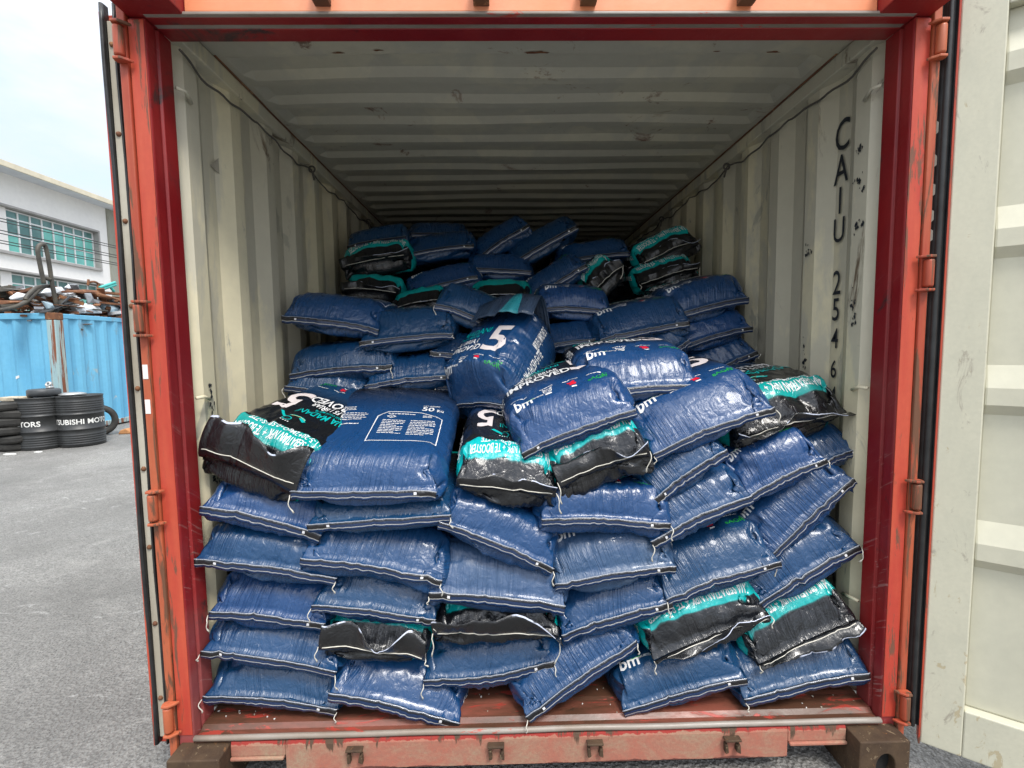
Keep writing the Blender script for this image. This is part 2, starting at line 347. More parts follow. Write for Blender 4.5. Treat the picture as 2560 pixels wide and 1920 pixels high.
for sx in (-1, 1):
    corrugate('side_wall', sx)
    b = MB(); b.prism([(1.150, 2.296), (1.150, 2.352), (1.163, 2.368), (1.215, 2.368), (1.215, 2.296)], (0, .1135, 0), (sx, 0, 0), (0, 0, 1), (0, LEN-.1135, 0)); cbuild(b, 'top_rail', ['cream'], .004)
    # sagging lashing cable looped on the rail, tied every few ribs
    b = MB(); pts = []
    for i in range(150):
        y = .13+i*.03; ph = (y-.1) % .55/.55
        pts.append((sx*(1.157+.004*math.sin(31*y)), y, 2.272-.030*math.sin(PI*ph)**.8+.006*math.sin(17*y)+.003*math.sin(41*y)))
    b.tube(pts, .0042, 6); cbuild(b, 'lashing_cable', ['rope'])
    for y in (1.2, 2.3, 3.4, 4.5):
        b = MB(); b.lathe([(.016+.005*math.cos(q), .005*math.sin(q)) for q in np.linspace(0, 2*PI, 9)], (sx*1.148, y, 2.272), 14, 0, (0, 1, 0), (1, 0, 0))
        b.tube([(sx*1.148, y, 2.262), (sx*1.146, y+.01, 2.24), (sx*1.150, y+.03, 2.225)], .005, 6); cbuild(b, 'lashing_ring', ['rope'])
# roof with pressed ribs, slightly cambered and dented
b = MB(); xs = np.concatenate([[-1.16, -1.12, -1.08], np.linspace(-.9, .9, 13), [1.08, 1.12, 1.16]])
ys, hs = [.1135, .32], [0, 0]
k = 0
while .36+.197*k < LEN-.3:
    c = .36+.197*k
    for dy, h in ((-.028, 0), (-.006, 1), (.088, 1), (.128, 0)): ys.append(c+dy); hs.append(h)
    k += 1
ys.append(LEN); hs.append(0)
drng = np.random.default_rng(4)
vs = []
for y, h in zip(ys, hs):
    for x in xs:
        e = 1 if abs(x) < 1.1 else 0
        vs.append((x, y+.004*math.sin(5*x+3*y)*e, 2.362+(.020*h*e)+.008*(1-(x/1.16)**2)+e*.003*math.sin(4*x+7*y)+(-.010*math.exp(-((x-.1)**2)*6) if 1.0 < y < 1.5 else 0)))
n = len(xs); b.add(vs, [(i*n+j, (i+1)*n+j, (i+1)*n+j+1, i*n+j+1) for i in range(len(ys)-1) for j in range(n-1)])
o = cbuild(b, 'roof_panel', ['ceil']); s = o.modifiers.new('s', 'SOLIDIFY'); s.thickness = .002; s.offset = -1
bv = o.modifiers.new('bevel', 'BEVEL'); bv.width = .006; bv.segments = 2; bv.limit_method = 'ANGLE'; bv.angle_limit = R_(15)
b = MB(); b.box(-1.215, 1.215, LEN, LEN+.01, -.05, 2.40); cbuild(b, 'front_wall', ['cream'])
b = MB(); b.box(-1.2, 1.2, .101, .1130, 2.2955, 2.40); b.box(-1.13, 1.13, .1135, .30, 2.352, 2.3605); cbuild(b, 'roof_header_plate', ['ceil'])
b = MB(); b.box(-1.215, 1.215, .114, LEN, 2.402, 2.41); cbuild(b, 'roof_skin', ['postred'])
for sx in (-1, 1):
    b = MB(); b.tube([(sx*(1.148+.001*math.sin(9*y)), y, 2.3585+.0015*math.sin(23*y)) for y in np.arange(.32, LEN, .06)], .0042, 5); cbuild(b, 'rust_seam', ['rust'])
b = MB()
for q_ in range(26):
    x, y, rr = random.uniform(-1, 1), random.choice([.125, .16, .295, .305])+random.gauss(0, .012), random.uniform(.006, .03)
    if not .118 < y < .298: continue
    b.add([(x+rr*1.9*random.uniform(.3, 1)*math.cos(q), min(.299, max(.114, y+.4*rr*random.uniform(.3, 1)*math.sin(q))), 2.3515-.00015*q_) for q in np.linspace(0, 2*PI, 12)[:-1]], [tuple(range(11))])
cbuild(b, 'rust_stain', ['rust'])
# stencilled serial down the first recess of the right wall
b = MB()
for ch, z0, z1 in (('C', 2.022, 2.137), ('A', 1.899, 2.006), ('I', 1.784, 1.884), ('U', 1.676, 1.768), ('2', 1.474, 1.567), ('5', 1.373, 1.459), ('4', 1.264, 1.342), ('6', 1.147, 1.217), ('4', 1.03, 1.112)):
    v, f = text_mesh(ch, .005); hgt = v[:, 1].max(); sc_ = (z1-z0)/hgt; wd = v[:, 0].max()
    b.add([(1.1990, .345-(x-wd/2)*sc_*.74, z0+y*sc_-.0) for x, y in v], f)
cbuild(b, 'serial_lettering', ['ink'])
b = MB()   # scuffed tape remnants and tar marks on both walls
for (x, y, z, a, c_) in ((1.1695, .205, 1.85, .018, .03), (1.1695, .20, 1.70, .02, .012), (1.1695, .215, 1.97, .012, .012), (1.1695, .47, 1.66, .02, .018), (1.1695, .49, 1.23, .012, .03), (1.1695, .21, 1.40, .01, .04), (-1.1695, .21, .98, .012, .05), (-1.1695, .20, .85, .014, .06), (-1.1695, .215, .72, .012, .05), (-1.1695, .205, 1.12, .008, .03)):
    for q_ in range(14):
        yy, zz, rr = y+random.gauss(0, a*.8), z+random.gauss(0, c_*.9), random.uniform(.0015, .0085)
        if abs(yy-.205) > .033 and abs(yy-.483) > .033: continue
        b.add([(x-.0002*q_*(1 if x > 0 else -1), yy+rr*random.uniform(.3, 1)*math.cos(q), zz+1.7*rr*random.uniform(.25, 1)*math.sin(q)) for q in np.linspace(0, 2*PI, 12)[:-1]], [tuple(range(11))])
cbuild(b, 'tar_mark', ['ink'])
b = MB()
b.add([(-1.1985, .34, 1.98), (-1.1985, .40, 2.03), (-1.1985, .43, 2.10), (-1.1985, .455, 1.95)], [(0, 1, 2, 3)]); cbuild(b, 'torn_sticker', ['strip'])
for z in (1.20, 1.09):
    b = MB(); b.box(-1.242, -1.226, -.0135, -.0125, z, z+.045); cbuild(b, 'paper_tag', ['tag'])

# right door, swung wide open: its cream inner face looks at us
HX = np.array([1.251, 0, 0.]); a = R_(53); DR = np.array([math.sin(a), -math.cos(a), 0]); DN = np.array([math.cos(a), math.sin(a), 0])
def dbox(mb, s0, s1, t0, t1, z0, z1, mi=0):
    c = HX+DR*(s0+s1)/2+DN*(t0+t1)/2+np.array([0, 0, (z0+z1)/2]); mb.obox(c, DR*(s1-s0)/2, DN*(t1-t0)/2, np.array([0, 0, (z1-z0)/2]), mi)
b = MB()
dbox(b, .046, .150, 0, .05, -.075, 2.36); dbox(b, 1.05, 1.15, 0, .05, -.075, 2.36); dbox(b, .1505, 1.0495, .0, .05, -.075, .085); dbox(b, .1505, 1.0495, 0, .05, 2.26, 2.36)
door = cbuild(b, 'door', ['doorframe'], .004, None, 'right door swung wide open with its cream inner face showing')
def dchild(mb, name, mats, bevel=0):
    o = cbuild(mb, name, mats, bevel, box); o.parent = door; return o
b = MB(); pr = [(.0849, .048), (.0849, .034)]
for zt_ in (.68, 1.175, 1.655, 2.162): pr += [(zt_-.120, .034), (zt_-.088, .008), (zt_-.035, .008), (zt_+.035, .034)]
pr += [(2.2601, .034), (2.2601, .048)]
b.prism([(t, z) for z, t in pr], HX+DR*.1506, DN, (0, 0, 1), DR*.8988)
dchild(b, 'door_panel', ['doorcream'], .022)
b = MB(); dbox(b, .0405, .0455, -.004, .052, -.078, 2.362); dchild(b, 'door_edge', ['postred'], .001)
b = MB()
gp = [(0.0, .012), (.004, .0), (.016, -.006), (.026, -.006), (.028, .004), (.034, .004), (.040, -.002), (.040, .03), (.0, .03)]
b.prism(gp, HX+np.array([0, 0, -.02]), DR, DN, (0, 0, 2.40)); b.tube([HX+DR*.0215+DN*(-.007+.001*math.sin(z*9))+np.array([0, 0, z]) for z in np.linspace(-.02, 2.38, 50)], .009, 8)
dchild(b, 'gasket', ['black'], .002)
b = MB()
for z in (1.93, 1.83, 1.74, 1.66, 1.60): b.add([HX+DR*(-.003+.004*random.random())+DN*-.002+np.array([0, 0, z+.03*q]) + DR*dx for q, dx in ((0, 0), (.3, .010), (1.1, .012), (1.4, .002))], [(0, 1, 2, 3)])
dchild(b, 'torn_sealant', ['strip'])
# left door, folded right back along the side: only its edge shows
b = MB(); b.box(-1.316, -1.266, .03, 1.17, -.05, 2.31)
door2 = cbuild(b, 'door', ['postred'], .004, None, 'left door folded back along the side, seen on its gasketed edge')
def d2(mb, name, mats, bevel=0):
    o = cbuild(mb, name, mats, bevel, box); o.parent = door2; return o
b = MB(); b.box(-1.297, -1.272, .018, .0295, -.02, 2.285); d2(b, 'retaining_strip', ['strip'], .002)
for z in np.arange(.12, 2.3, .262):
    b = MB(); b.lathe([(0, -.006), (.006, -.005), (.0085, 0), (.0085, .004)], (-1.2845, .0178, z), 10, 0, (0, 1, 0), (1, 0, 0)); d2(b, 'bolt', ['rust'])
for x, ww in ((-1.303, .0065), (-1.2675, .0035)):
    b = MB(); pts = [(x+.0015*math.sin(5*z), .012+.003*math.sin(8*z), z) for z in np.linspace(-.04, 2.33, 50)]
    b.tube(pts, ww, 8); b.box(x-ww*.8, x+ww*.8, .012, .0295, -.04, 2.33); d2(b, 'gasket', ['black'])
b = MB(); b.box(-1.318, -1.3105, .016, .0295, -.05, 2.31); d2(b, 'door_edge', ['postred'], .001)
b = MB(); gr_ = random.Random(12)      # fertiliser granules spilled on the sill
for i in range(130):
    x = gr_.choice([gr_.uniform(-1.14, 1.14), gr_.gauss(-1.0, .08), gr_.gauss(1.0, .10), gr_.gauss(.1, .3)]); y = abs(gr_.gauss(.10, .07))+.045
    if abs(x) > 1.15 or y > .40: continue
    z = (.0035 if y > .13 else -.0005)-GZ*0; r0 = gr_.uniform(.001, .0024)
    b.obox((x, y, z+r0*.6), (r0, gr_.uniform(-1, 1)*r0*.5, 0), (gr_.uniform(-1, 1)*r0*.5, r0, 0), (0, 0, r0*.6), 0 if gr_.random() < .6 else 1)
o = b.build('spilled_granules', ['tag', 'strip']); o['kind'] = 'stuff'; o['label'] = 'pale fertiliser granules spilled along the red sill'

#@@SACKS@@
# ================================================================== SACKS
SW, SG, SL, ST = .455, .135, .80, .165
NU, NG, NV = 28, 8, 50
NC = 2*NU+2*NG
def simulate_sacks(B=7, steps=190, passes=4, seed=3):
    """fill B gusseted tubes sewn flat at both ends between two plates: each sack gets its own shape, ears and puckers"""
    rg = np.random.default_rng(seed); W, G, L, T = SW, SG, SL, ST
    du, dg, dv = W/NU, G/NG, L/NV
    xs, zs, sx = np.zeros(NC), np.zeros(NC), np.zeros(NC)
    for c in range(NC):
        if c <= NU: xs[c] = -W/2+c*du; zs[c] = .12; sx[c] = xs[c]
        elif c < NU+NG: g = (c-NU)/NG; xs[c] = W/2-.3*min(g, 1-g)*G; zs[c] = .12-.07*g; sx[c] = W/2-min(g, 1-g)*G
        elif c <= 2*NU+NG: xs[c] = W/2-(c-NU-NG)*du; zs[c] = .05; sx[c] = xs[c]
        else: g = (c-2*NU-NG)/NG; xs[c] = -W/2+.3*min(g, 1-g)*G; zs[c] = .05+.07*g; sx[c] = -W/2+min(g, 1-g)*G
    def smooth(n, k):
        a = rg.normal(size=n)
        for _ in range(k):
            for ax in range(2): a = (np.roll(a, 1, ax)+2*a+np.roll(a, -1, ax))/4
        return a/(a.std()+1e-9)
    P = np.zeros((NC, NV+1, B, 3)); v = np.linspace(0, L, NV+1); sv = np.sin(np.linspace(0, PI, NV+1))**.5
    P[..., 0] = sx[:, None, None]+(xs-sx)[:, None, None]*sv[None, :, None]; P[..., 1] = v[None, :, None]
    P[..., 2] = .085+(zs-.085)[:, None, None]*sv[None, :, None]+.002*smooth((NC, NV+1, B), 2)
    rc = np.full((NC, NV+1, B), du); rc[NU:NU+NG] = dg; rc[2*NU+NG:] = dg; rc *= 1+.011*smooth((NC, NV+1, B), 2)
    rv = dv*(1+.011*smooth((NC, NV, B), 2)); rv[:NU+1] *= 1.03; rv[NU+NG:2*NU+NG+1] *= .985
    rd = np.sqrt(rc[:, :1]**2+dv**2)*np.ones((NC, NV, B))
    def edge(A, Bv, rest, k, kc):
        d = Bv-A; l = np.sqrt((d*d).sum(-1))+1e-9; e = (l-rest)/l*.5; e *= np.where(e > 0, k, kc)
        c = d*e[..., None]; return c
    def circ(s):
        A = P[s::2]; Bv = np.roll(P, -1, 0)[s::2]; c = edge(A, Bv, rc[s::2], 1., .9); P[s::2] += c
        i = (np.arange(s, NC, 2)+1) % NC; P[i] -= c
    def longi(s):
        A = P[:, s:NV:2]; Bv = P[:, s+1:NV+1:2]; c = edge(A, Bv, rv[:, s::2], 1., .9); A += c; Bv -= c
    def diag(s, t, fl):
        a0, b0 = (t, t+1) if not fl else (t+1, t); n = len(range(t+1, NV+1, 2))
        A = P[s::2, a0:a0+2*n:2]; i = (np.arange(s, NC, 2)+1) % NC; Bv = P[i][:, b0:b0+2*n:2]
        c = edge(A, Bv, rd[s::2, t:t+2*n:2], .3, .12); P[s::2, a0:a0+2*n:2] += c; P[i, b0:b0+2*n:2] -= c
    V = np.zeros_like(P); dt = 1/60.; Vt = W*L*T*.80
    for st in range(steps):
        t = st/steps; zt = .27-(.27-T)*min(1, t/.6)
        gc = (np.roll(P, -1, 0)-np.roll(P, 1, 0))/2; gv = np.gradient(P, axis=1); n = np.cross(gc, gv)
        vol = (P*n).sum(-1).sum((0, 1))/3
        pr = np.clip((Vt-vol)/Vt, -.15, .6)[None, None, :]
        V = (V+n/(du*dv)*(pr*(1+.8*(T-P[..., 2])/T)*150)[..., None]*dt)*.90
        prev = P.copy(); P += V*dt
        for it in range(passes):
            circ(0); circ(1); longi(0); longi(1)
            for s in (0, 1):
                for tt in (0, 1): diag(s, tt, 0); diag(s, tt, 1)
            for j, ww, zz in ((0, .985, .40), (NV, .96, .48)):
                S = P[:, j]; S[..., 0] += .6*((sx*ww)[:, None]-S[..., 0]); S[..., 2] += .5*(S[..., 2].mean(0)-S[..., 2])+.2*(zz*T-S[..., 2]); S[..., 1] += .5*(S[..., 1].mean(0)-S[..., 1])
            np.clip(P[..., 2], 0, zt, out=P[..., 2])
        lap = (np.roll(P, 1, 0)[:, 1:-1]+np.roll(P, -1, 0)[:, 1:-1]+P[:, :-2]+P[:, 2:])/4-P[:, 1:-1]
        P[:, 1:-1] += lap*.02
        V = (P-prev)/dt; on = (P[..., 2] < .002) | (P[..., 2] > zt-.002); V[on] *= .5
    return np.moveaxis(P, 2, 0)
SHAPES = simulate_sacks()

def up_axis(A, ax):
    A = np.moveaxis(A, ax, 0); n = A.shape[0]
    if ax == 0: mid = (-np.roll(A, 1, 0)+9*A+9*np.roll(A, -1, 0)-np.roll(A, -2, 0))/16; O = np.empty((2*n,)+A.shape[1:])
    else:
        p0 = np.concatenate([2*A[:1]-A[1:2], A[:-2]]); p3 = np.concatenate([A[2:], 2*A[-1:]-A[-2:-1]]); mid = (-p0+9*A[:-1]+9*A[1:]-p3)/16; O = np.empty((2*n-1,)+A.shape[1:])
    O[0::2] = A; O[1::2] = mid
    return np.moveaxis(O, 0, ax)
LAT = np.random.default_rng(8).random((96, 96))
def vnoise(x, y):
    xi = np.floor(x).astype(int); yi = np.floor(y).astype(int); fx = x-xi; fy = y-yi; fx = fx*fx*(3-2*fx); fy = fy*fy*(3-2*fy)
    g_ = lambda a, b: LAT[a % 96, b % 96]
    return (g_(xi, yi)*(1-fx)+g_(xi+1, yi)*fx)*(1-fy)+(g_(xi, yi+1)*(1-fx)+g_(xi+1, yi+1)*fx)*fy
def ridge(x, y, p=2.2): return (1-np.abs(2*vnoise(x, y)-1))**p

# ---- the printed design, laid out flat in metres on the sheet (x across, y from the blue bottom end)
def layout(items, extra=()):
    vs, fs, mi = [], [], []
    for txt, x, y, size, bold, m, rot, xs in items:
        v, f = text_mesh(txt, bold)
        if not len(v): continue
        v = v*np.array([xs, 1])*size
        if rot: v = np.stack([-v[:, 1], v[:, 0]], 1) if rot > 0 else np.stack([v[:, 1], -v[:, 0]], 1)
        o = len(vs); vs += (v+np.array([x, y])).tolist(); fs += [tuple(i+o for i in q) for q in f]; mi += [m]*len(f)
    for poly, m in extra:
        o = len(vs); vs += [tuple(p) for p in poly]; fs.append(tuple(range(o, o+len(poly)))); mi.append(m)
    bm = bmesh.new(); bv = [bm.verts.new((x, y, 0)) for x, y in vs]
    for q, m in zip(fs, mi):
        try: fc = bm.faces.new([bv[i] for i in q]); fc.material_index = m
        except ValueError: pass
    for ax, lo, hi in ((0, -.36, .36), (1, 0, .80)):
        for c in np.arange(lo, hi, .016):
            bmesh.ops.bisect_plane(bm, geom=bm.verts[:]+bm.edges[:]+bm.faces[:], plane_co=(c, 0, 0) if ax == 0 else (0, c, 0), plane_no=(1, 0, 0) if ax == 0 else (0, 1, 0))
    bm.verts.index_update(); V = np.array([v.co[:2] for v in bm.verts]); F = [tuple(v.index for v in f.verts) for f in bm.faces]; I = [f.material_index for f in bm.faces]
    bm.free(); return V, F, I
def ring(cx, cy, rx, ry, t, n=20, a0=0, a1=2*PI):
    q = np.linspace(a0, a1, n+1); return [[(cx+rx*math.cos(a), cy+ry*math.sin(a)), (cx+rx*math.cos(b), cy+ry*math.sin(b)), (cx+(rx-t)*math.cos(b), cy+(ry-t)*math.sin(b)), (cx+(rx-t)*math.cos(a), cy+(ry-t)*math.sin(a))] for a, b in zip(q[:-1], q[1:])]
def stroke(pts, t):
    r = []
    for (x0, y0), (x1, y1) in zip(pts[:-1], pts[1:]):
        l = math.hypot(x1-x0, y1-y0)+1e-9; nx, ny = -(y1-y0)/l*t/2, (x1-x0)/l*t/2
        r.append([(x0+nx, y0+ny), (x1+nx, y1+ny), (x1-nx, y1-ny), (x0-nx, y0-ny)])
    return r
WH, TE, GR, RE, PK, GD = range(6)
prg = random.Random(3)
def fine(x0, x1, y, h=.0042):       # a line of print too small to read
    r = []; x = x0
    while x < x1-.004:
        l = prg.uniform(.006, .018); r.append(([(x, y), (min(x+l, x1), y), (min(x+l, x1), y+h), (x, y+h)], WH)); x += l+.0025
    return r
fr_extra = []
for q in ring(-.047, .192, .019, .017, .0035): fr_extra.append((q, WH))
fr_extra += [(q, WH) for q in stroke([(-.062, .205), (-.066, .216), (-.055, .209)], .003)+stroke([(-.036, .209), (-.026, .214), (-.030, .203)], .003)+ring(-.053, .194, .006, .005, .002, 10)+ring(-.04, .19, .005, .006, .002, 10)]
fr_extra += [([(-.060, .163), (-.034, .163), (-.034, .171), (-.060, .171)], WH)]
fr_extra += [([(.040, .178), (.066, .178), (.070, .188), (.062, .194), (.068, .203), (.058, .208), (.046, .204), (.034, .210), (.036, .198), (.044, .192)], RE), ([(.046, .163), (.066, .163), (.066, .170), (.046, .170)], WH)]
fr_extra += [(q, GR) for q in ring(.186, .191, .010, .010, .003, 14)+stroke([(.192, .200), (.197, .206)], .004)]
for a_, b_, y_ in ((-.20, -.125, .226), (-.075, -.015, .224), (.02, .085, .224), (.12, .185, .222)): fr_extra += fine(a_, b_, y_, .005)
fr_extra += [([(-.148, .176), (-.105, .176), (-.105, .179), (-.148, .179)], GR)]
fr_extra = [([(x, y-.038) for x, y in q], m) for q, m in fr_extra]
def swirl(cx, cy, k=1.):
    e = [(q, TE) for q in ring(cx, cy, .022*k, .017*k, .0045)+ring(cx-.03*k, cy-.012*k, .05*k, .03*k, .006, 14, 3.5, 5.6)]
    e += [(q, GD) for q in ring(cx-.03*k, cy-.008*k, .05*k, .03*k, .003, 14, 3.6, 5.4)]
    e += [([(cx+.02*k, cy-.008*k), (cx+.07*k, cy-.05*k), (cx+.055*k, cy-.052*k), (cx+.012*k, cy-.014*k)], TE), ([(cx-.075*k, cy+.0*k), (cx-.04*k, cy-.026*k), (cx-.05*k, cy-.034*k), (cx-.085*k, cy-.012*k)], TE)]
    for q in range(5): e.append(([(cx-.028*k+.012*q*k, cy+.022*k), (cx-.022*k+.012*q*k, cy+.022*k), (cx-.021*k+.012*q*k, cy+.028*k), (cx-.027*k+.012*q*k, cy+.028*k)], WH))
    return e
FRONT = layout([
    ('bm', -.190, .112, .062, .02, WH, 0, 1.0), ('BEHN MEYER', -.123, .130, .0135, .012, WH, 0, .72),
    ('eAGR', .112, .126, .032, .0, GR, 0, .95),
    ('IMPROVED', -.205, .310, .074, .02, WH, 0, .82), ('MPOB F5 | BRIAR', -.205, .372, .046, .012, WH, 0, .72),
    ('FORMULASI OLEH MPOB', -.205, .416, .021, .004, TE, 0, .86), ('BAJA MADANI', -.205, .442, .054, .014, TE, 0, .78),
    ('5', .085, .305, .255, .018, PK, 0, .90),
    ('BAJA SEBATIAN NPK + TE BOOSTER', -.215, .668, .042, .01, WH, 0, .60), ('11-5-20+2MgO+0.5B+S+7TE', -.200, .633, .034, .005, WH, 0, .86),
    ('11-5-20+2MgO+0.5B+S+7TE', .305, .14, .034, .012, WH, 1, .86), ('MPOB F5 | IMPROVED 5', .275, .46, .032, .012, WH, 1, .55),
    ('MPOB F5', -.300, .42, .040, .012, WH, -1, .7), ('IMPROVED 5', -.262, .44, .042, .012, WH, -1, .6),
], fr_extra+swirl(.03, .560))
FRONT_BIG = layout([
    ('bm', -.190, .092, .062, .02, WH, 0, 1.0), ('BEHN MEYER', -.123, .110, .0135, .012, WH, 0, .72), ('eAGR', .112, .106, .036, .0, GR, 0, .95),
    ('IMPROVED', -.222, .270, .085, .02, WH, 0, .60), ('F5 | BRIAR', -.200, .352, .066, .014, WH, 0, .62),
    ('OLEH MPOB', -.190, .418, .032, .006, TE, 0, .8), ('MADANI', -.190, .455, .075, .016, TE, 0, .72), ('5', .030, .262, .360, .018, PK, 0, .86),
    ('11-5-20+2MgO+0.5B+S+7TE', .300, .14, .040, .012, WH, 1, .74), ('MPOB F5 | IMPROVED 5', .272, .46, .036, .012, WH, 1, .5)], fr_extra[:-1])
bk_extra = [(q, WH) for q in stroke([(-.035, .20), (-.035, .40), (0., .436), (.12, .44), (.205, .405), (.205, .20), (-.037, .20)], .0035)]
for k_ in range(9): bk_extra += fine(-.01, .072-(.02 if k_ % 4 == 3 else 0), .365-.0128*k_)
for k_ in range(10): bk_extra += fine(.092, .185-(.03 if k_ % 5 == 4 else 0), .368-.0128*k_)
for k_ in range(3): bk_extra += fine(-.200, -.13, .478-.012*k_)
for k_ in range(5): bk_extra += fine(-.212, -.085+.01*(k_ % 2), .425-.013*k_)
bk_extra += fine(-.212, -.09, .335, .006)+fine(.0, .10, .418, .005)+fine(.13, .165, .412)+fine(.13, .165, .402)
bk_extra += [(q, WH) for q in stroke([(.0, .398), (.016, .41), (.032, .398), (.016, .386), (.0, .398)], .003)]+[([(.012, .394), (.02, .394), (.016, .402)], WH)]
BACK = layout([('50', .118, .462, .048, .014, WH, 0, 1.0), ('KG', .176, .462, .026, .012, WH, 0, .8), ('NET WEIGHT', .118, .502, .014, .006, WH, 0, .8)], bk_extra)
UNDER = layout([('SUPPORT THE YIELD', -.16, .65, .03, .012, WH, 0, .9)])

# ---- materials
def sack_mat(name):
    k = NT(name); uv = k.n('UVMap'); sp = k.n('SeparateXYZ'); k.l(uv.outputs[0], sp.inputs[0]); oi = k.n('ObjectInfo')
    so_ = k.n('SeparateColor'); k.l(oi.outputs['Color'], so_.inputs[0]); fade = so_.outputs[0]
    off = k.n('CombineXYZ'); k.l(k.math('MULTIPLY', oi.outputs['Random'], 37.), off.inputs[0]); k.l(k.math('MULTIPLY', oi.outputs['Random'], 11.), off.inputs[1])
    add = k.n('VectorMath', operation='ADD'); tc_ = k.n('TexCoord'); k.l(tc_.outputs['Object'], add.inputs[0]); k.l(off.outputs[0], add.inputs[1]); co = add.outputs[0]
    wob = k.math('ADD', sp.outputs[1], k.math('MULTIPLY', k.math('SUBTRACT', k.noise(co, 9, 3), .5), .006))
    r = k.n('ValToRGB'); k.l(wob, r.inputs[0]); cr = r.color_ramp
    stops = [(0, (.0058, .046, .132)), (.28, (.0050, .039, .115)), (.42, (.006, .009, .018)), (.50, (.0075, .008, .010)), (.787, (.0075, .008, .010)), (.790, (.0, .34, .33)), (.892, (.0, .36, .35)), (.895, (.0075, .008, .010)), (1, (.007, .0075, .009))]
    cr.elements[0].position, cr.elements[0].color = stops[0][0], stops[0][1]+(1,); cr.elements[1].position, cr.elements[1].color = stops[-1][0], stops[-1][1]+(1,)
    for p, c in stops[1:-1]: e = cr.elements.new(p); e.color = c+(1,)
    n1 = k.noise(co, 3.2, 6, .65); n2 = k.noise(co, 26, 5, .65)
    dust = k.math('MULTIPLY', k.step(n1, .40, .78), k.math('ADD', k.math('MULTIPLY', fade, .55), .055))
    c = k.mix(dust, r.outputs[0], (.06, .105, .155)); c = k.mix(k.math('MULTIPLY', fade, .4), c, (.035, .075, .14))
    tint = k.n('HueSaturation'); k.l(c, tint.inputs['Color']); k.l(k.step(oi.outputs['Random'], 0, 1, .84, 1.18), tint.inputs['Value']); k.l(k.step(oi.outputs['Random'], 0, 1, .494, .508), tint.inputs['Hue'])
    k.col(tint.outputs[0])
    k.rough(k.math('ADD', k.math('ADD', k.step(n2, .3, .75, .24, .38), k.step(sp.outputs[1], .38, .5, 0, -.11)), k.math('MULTIPLY', fade, .12)))
    k.b.inputs['Specular IOR Level'].default_value = .55
    k.b.inputs['Coat Weight'].default_value = .22; k.b.inputs['Coat Roughness'].default_value = .09
    # fine crinkle of the laminated film, stretched along the sack
    mp = k.n('Mapping'); mp.inputs['Scale'].default_value = (1, .16, 1); k.l(co, mp.inputs[0])
    h1 = k.noise(mp.outputs[0], 42, 4, .55, .8); v = k.n('TexVoronoi', feature='DISTANCE_TO_EDGE'); k.l(mp.outputs[0], v.inputs['Vector']); v.inputs['Scale'].default_value = 13; v.inputs['Randomness'].default_value = 1
    h = k.math('ADD', h1, k.math('MULTIPLY', k.step(v.outputs[0], 0, .06), .12))
    mp2 = k.n('Mapping'); mp2.inputs['Scale'].default_value = (34, 4.5, 1); k.l(uv.outputs[0], mp2.inputs[0]); va = k.n('VectorMath', operation='ADD'); k.l(mp2.outputs[0], va.inputs[0])
    sh = k.n('CombineXYZ'); k.l(k.math('ADD', k.math('MULTIPLY', oi.outputs['Random'], 37.), k.math('MULTIPLY', k.math('SUBTRACT', k.math('FRACT', k.math('MULTIPLY', oi.outputs['Random'], 17.)), .5), k.math('MULTIPLY', sp.outputs[1], 46.))), sh.inputs[0]); k.l(sh.outputs[0], va.inputs[1])
    pl = k.noise(va.outputs[0], 1, 3, .55, 1.1); ends = k.math('ADD', k.step(sp.outputs[1], .03, .24, 1, .05), k.step(sp.outputs[1], .82, .97, 0, 1))
    patch = k.step(k.noise(co, 6.5, 3, .5), .40, .62); h = k.math('ADD', h, k.math('MULTIPLY', k.math('MULTIPLY', k.math('MULTIPLY', k.step(pl, .35, .65), ends), patch), 1.5)); k.bump(h, .60, .006)
    return k.m
M['sack'] = sack_mat('laminated_sack_film')
for nm, c in (('p0', (.74, .74, .74)), ('p1', (.0, .38, .37)), ('p2', (.02, .36, .05)), ('p3', (.62, .012, .03)), ('p4', (.66, .60, .60)), ('p5', (.70, .45, .08))):
    k = NT('print_ink_'+nm); k.col(c); k.rough(.38); M[nm] = k.m
PRINTS = ['p0', 'p1', 'p2', 'p3', 'p4', 'p5']
def hem_mat():
    k = NT('folded_hem'); uv = k.n('UVMap'); s = k.n('SeparateXYZ'); k.l(uv.outputs[0], s.inputs[0]); u, v = s.outputs[0], s.outputs[1]
    r = k.n('ValToRGB'); r.color_ramp.interpolation = 'CONSTANT'; k.l(v, r.inputs[0]); cr = r.color_ramp
    st = [(0, (.24, .26, .30)), (.075, (.004, .006, .012)), (.30, (.008, .024, .075)), (.60, (.40, .40, .385)), (.69, (.010, .036, .115)), (.965, (.16, .19, .26))]
    cr.elements[0].color = st[0][1]+(1,); cr.elements[1].position = st[-1][0]; cr.elements[1].color = st[-1][1]+(1,)
    for p, c in st[1:-1]: e = cr.elements.new(p); e.color = c+(1,)
    # a black printed block with a pale registration square near one end
    blk = k.math('MULTIPLY', k.math('MULTIPLY', k.math('GREATER_THAN', v, .10), k.math('LESS_THAN', v, .60)), k.math('GREATER_THAN', u, .84))
    sq = k.math('MULTIPLY', k.math('MULTIPLY', k.math('GREATER_THAN', u, .845), k.math('LESS_THAN', u, .865)), k.math('MULTIPLY', k.math('GREATER_THAN', v, .24), k.math('LESS_THAN', v, .5)))
    c = k.mix(blk, r.outputs[0], (.007, .007, .009)); c = k.mix(sq, c, (.7, .7, .72)); k.col(c); k.rough(.3)
    mp = k.n('Mapping'); mp.inputs['Scale'].default_value = (60, 4, 1); k.l(uv.outputs[0], mp.inputs[0]); k.bump(k.noise(mp.outputs[0], 1, 3), .5, .006); k.b.inputs['Coat Weight'].default_value = .2
    return k.m
M['hem'] = hem_mat()
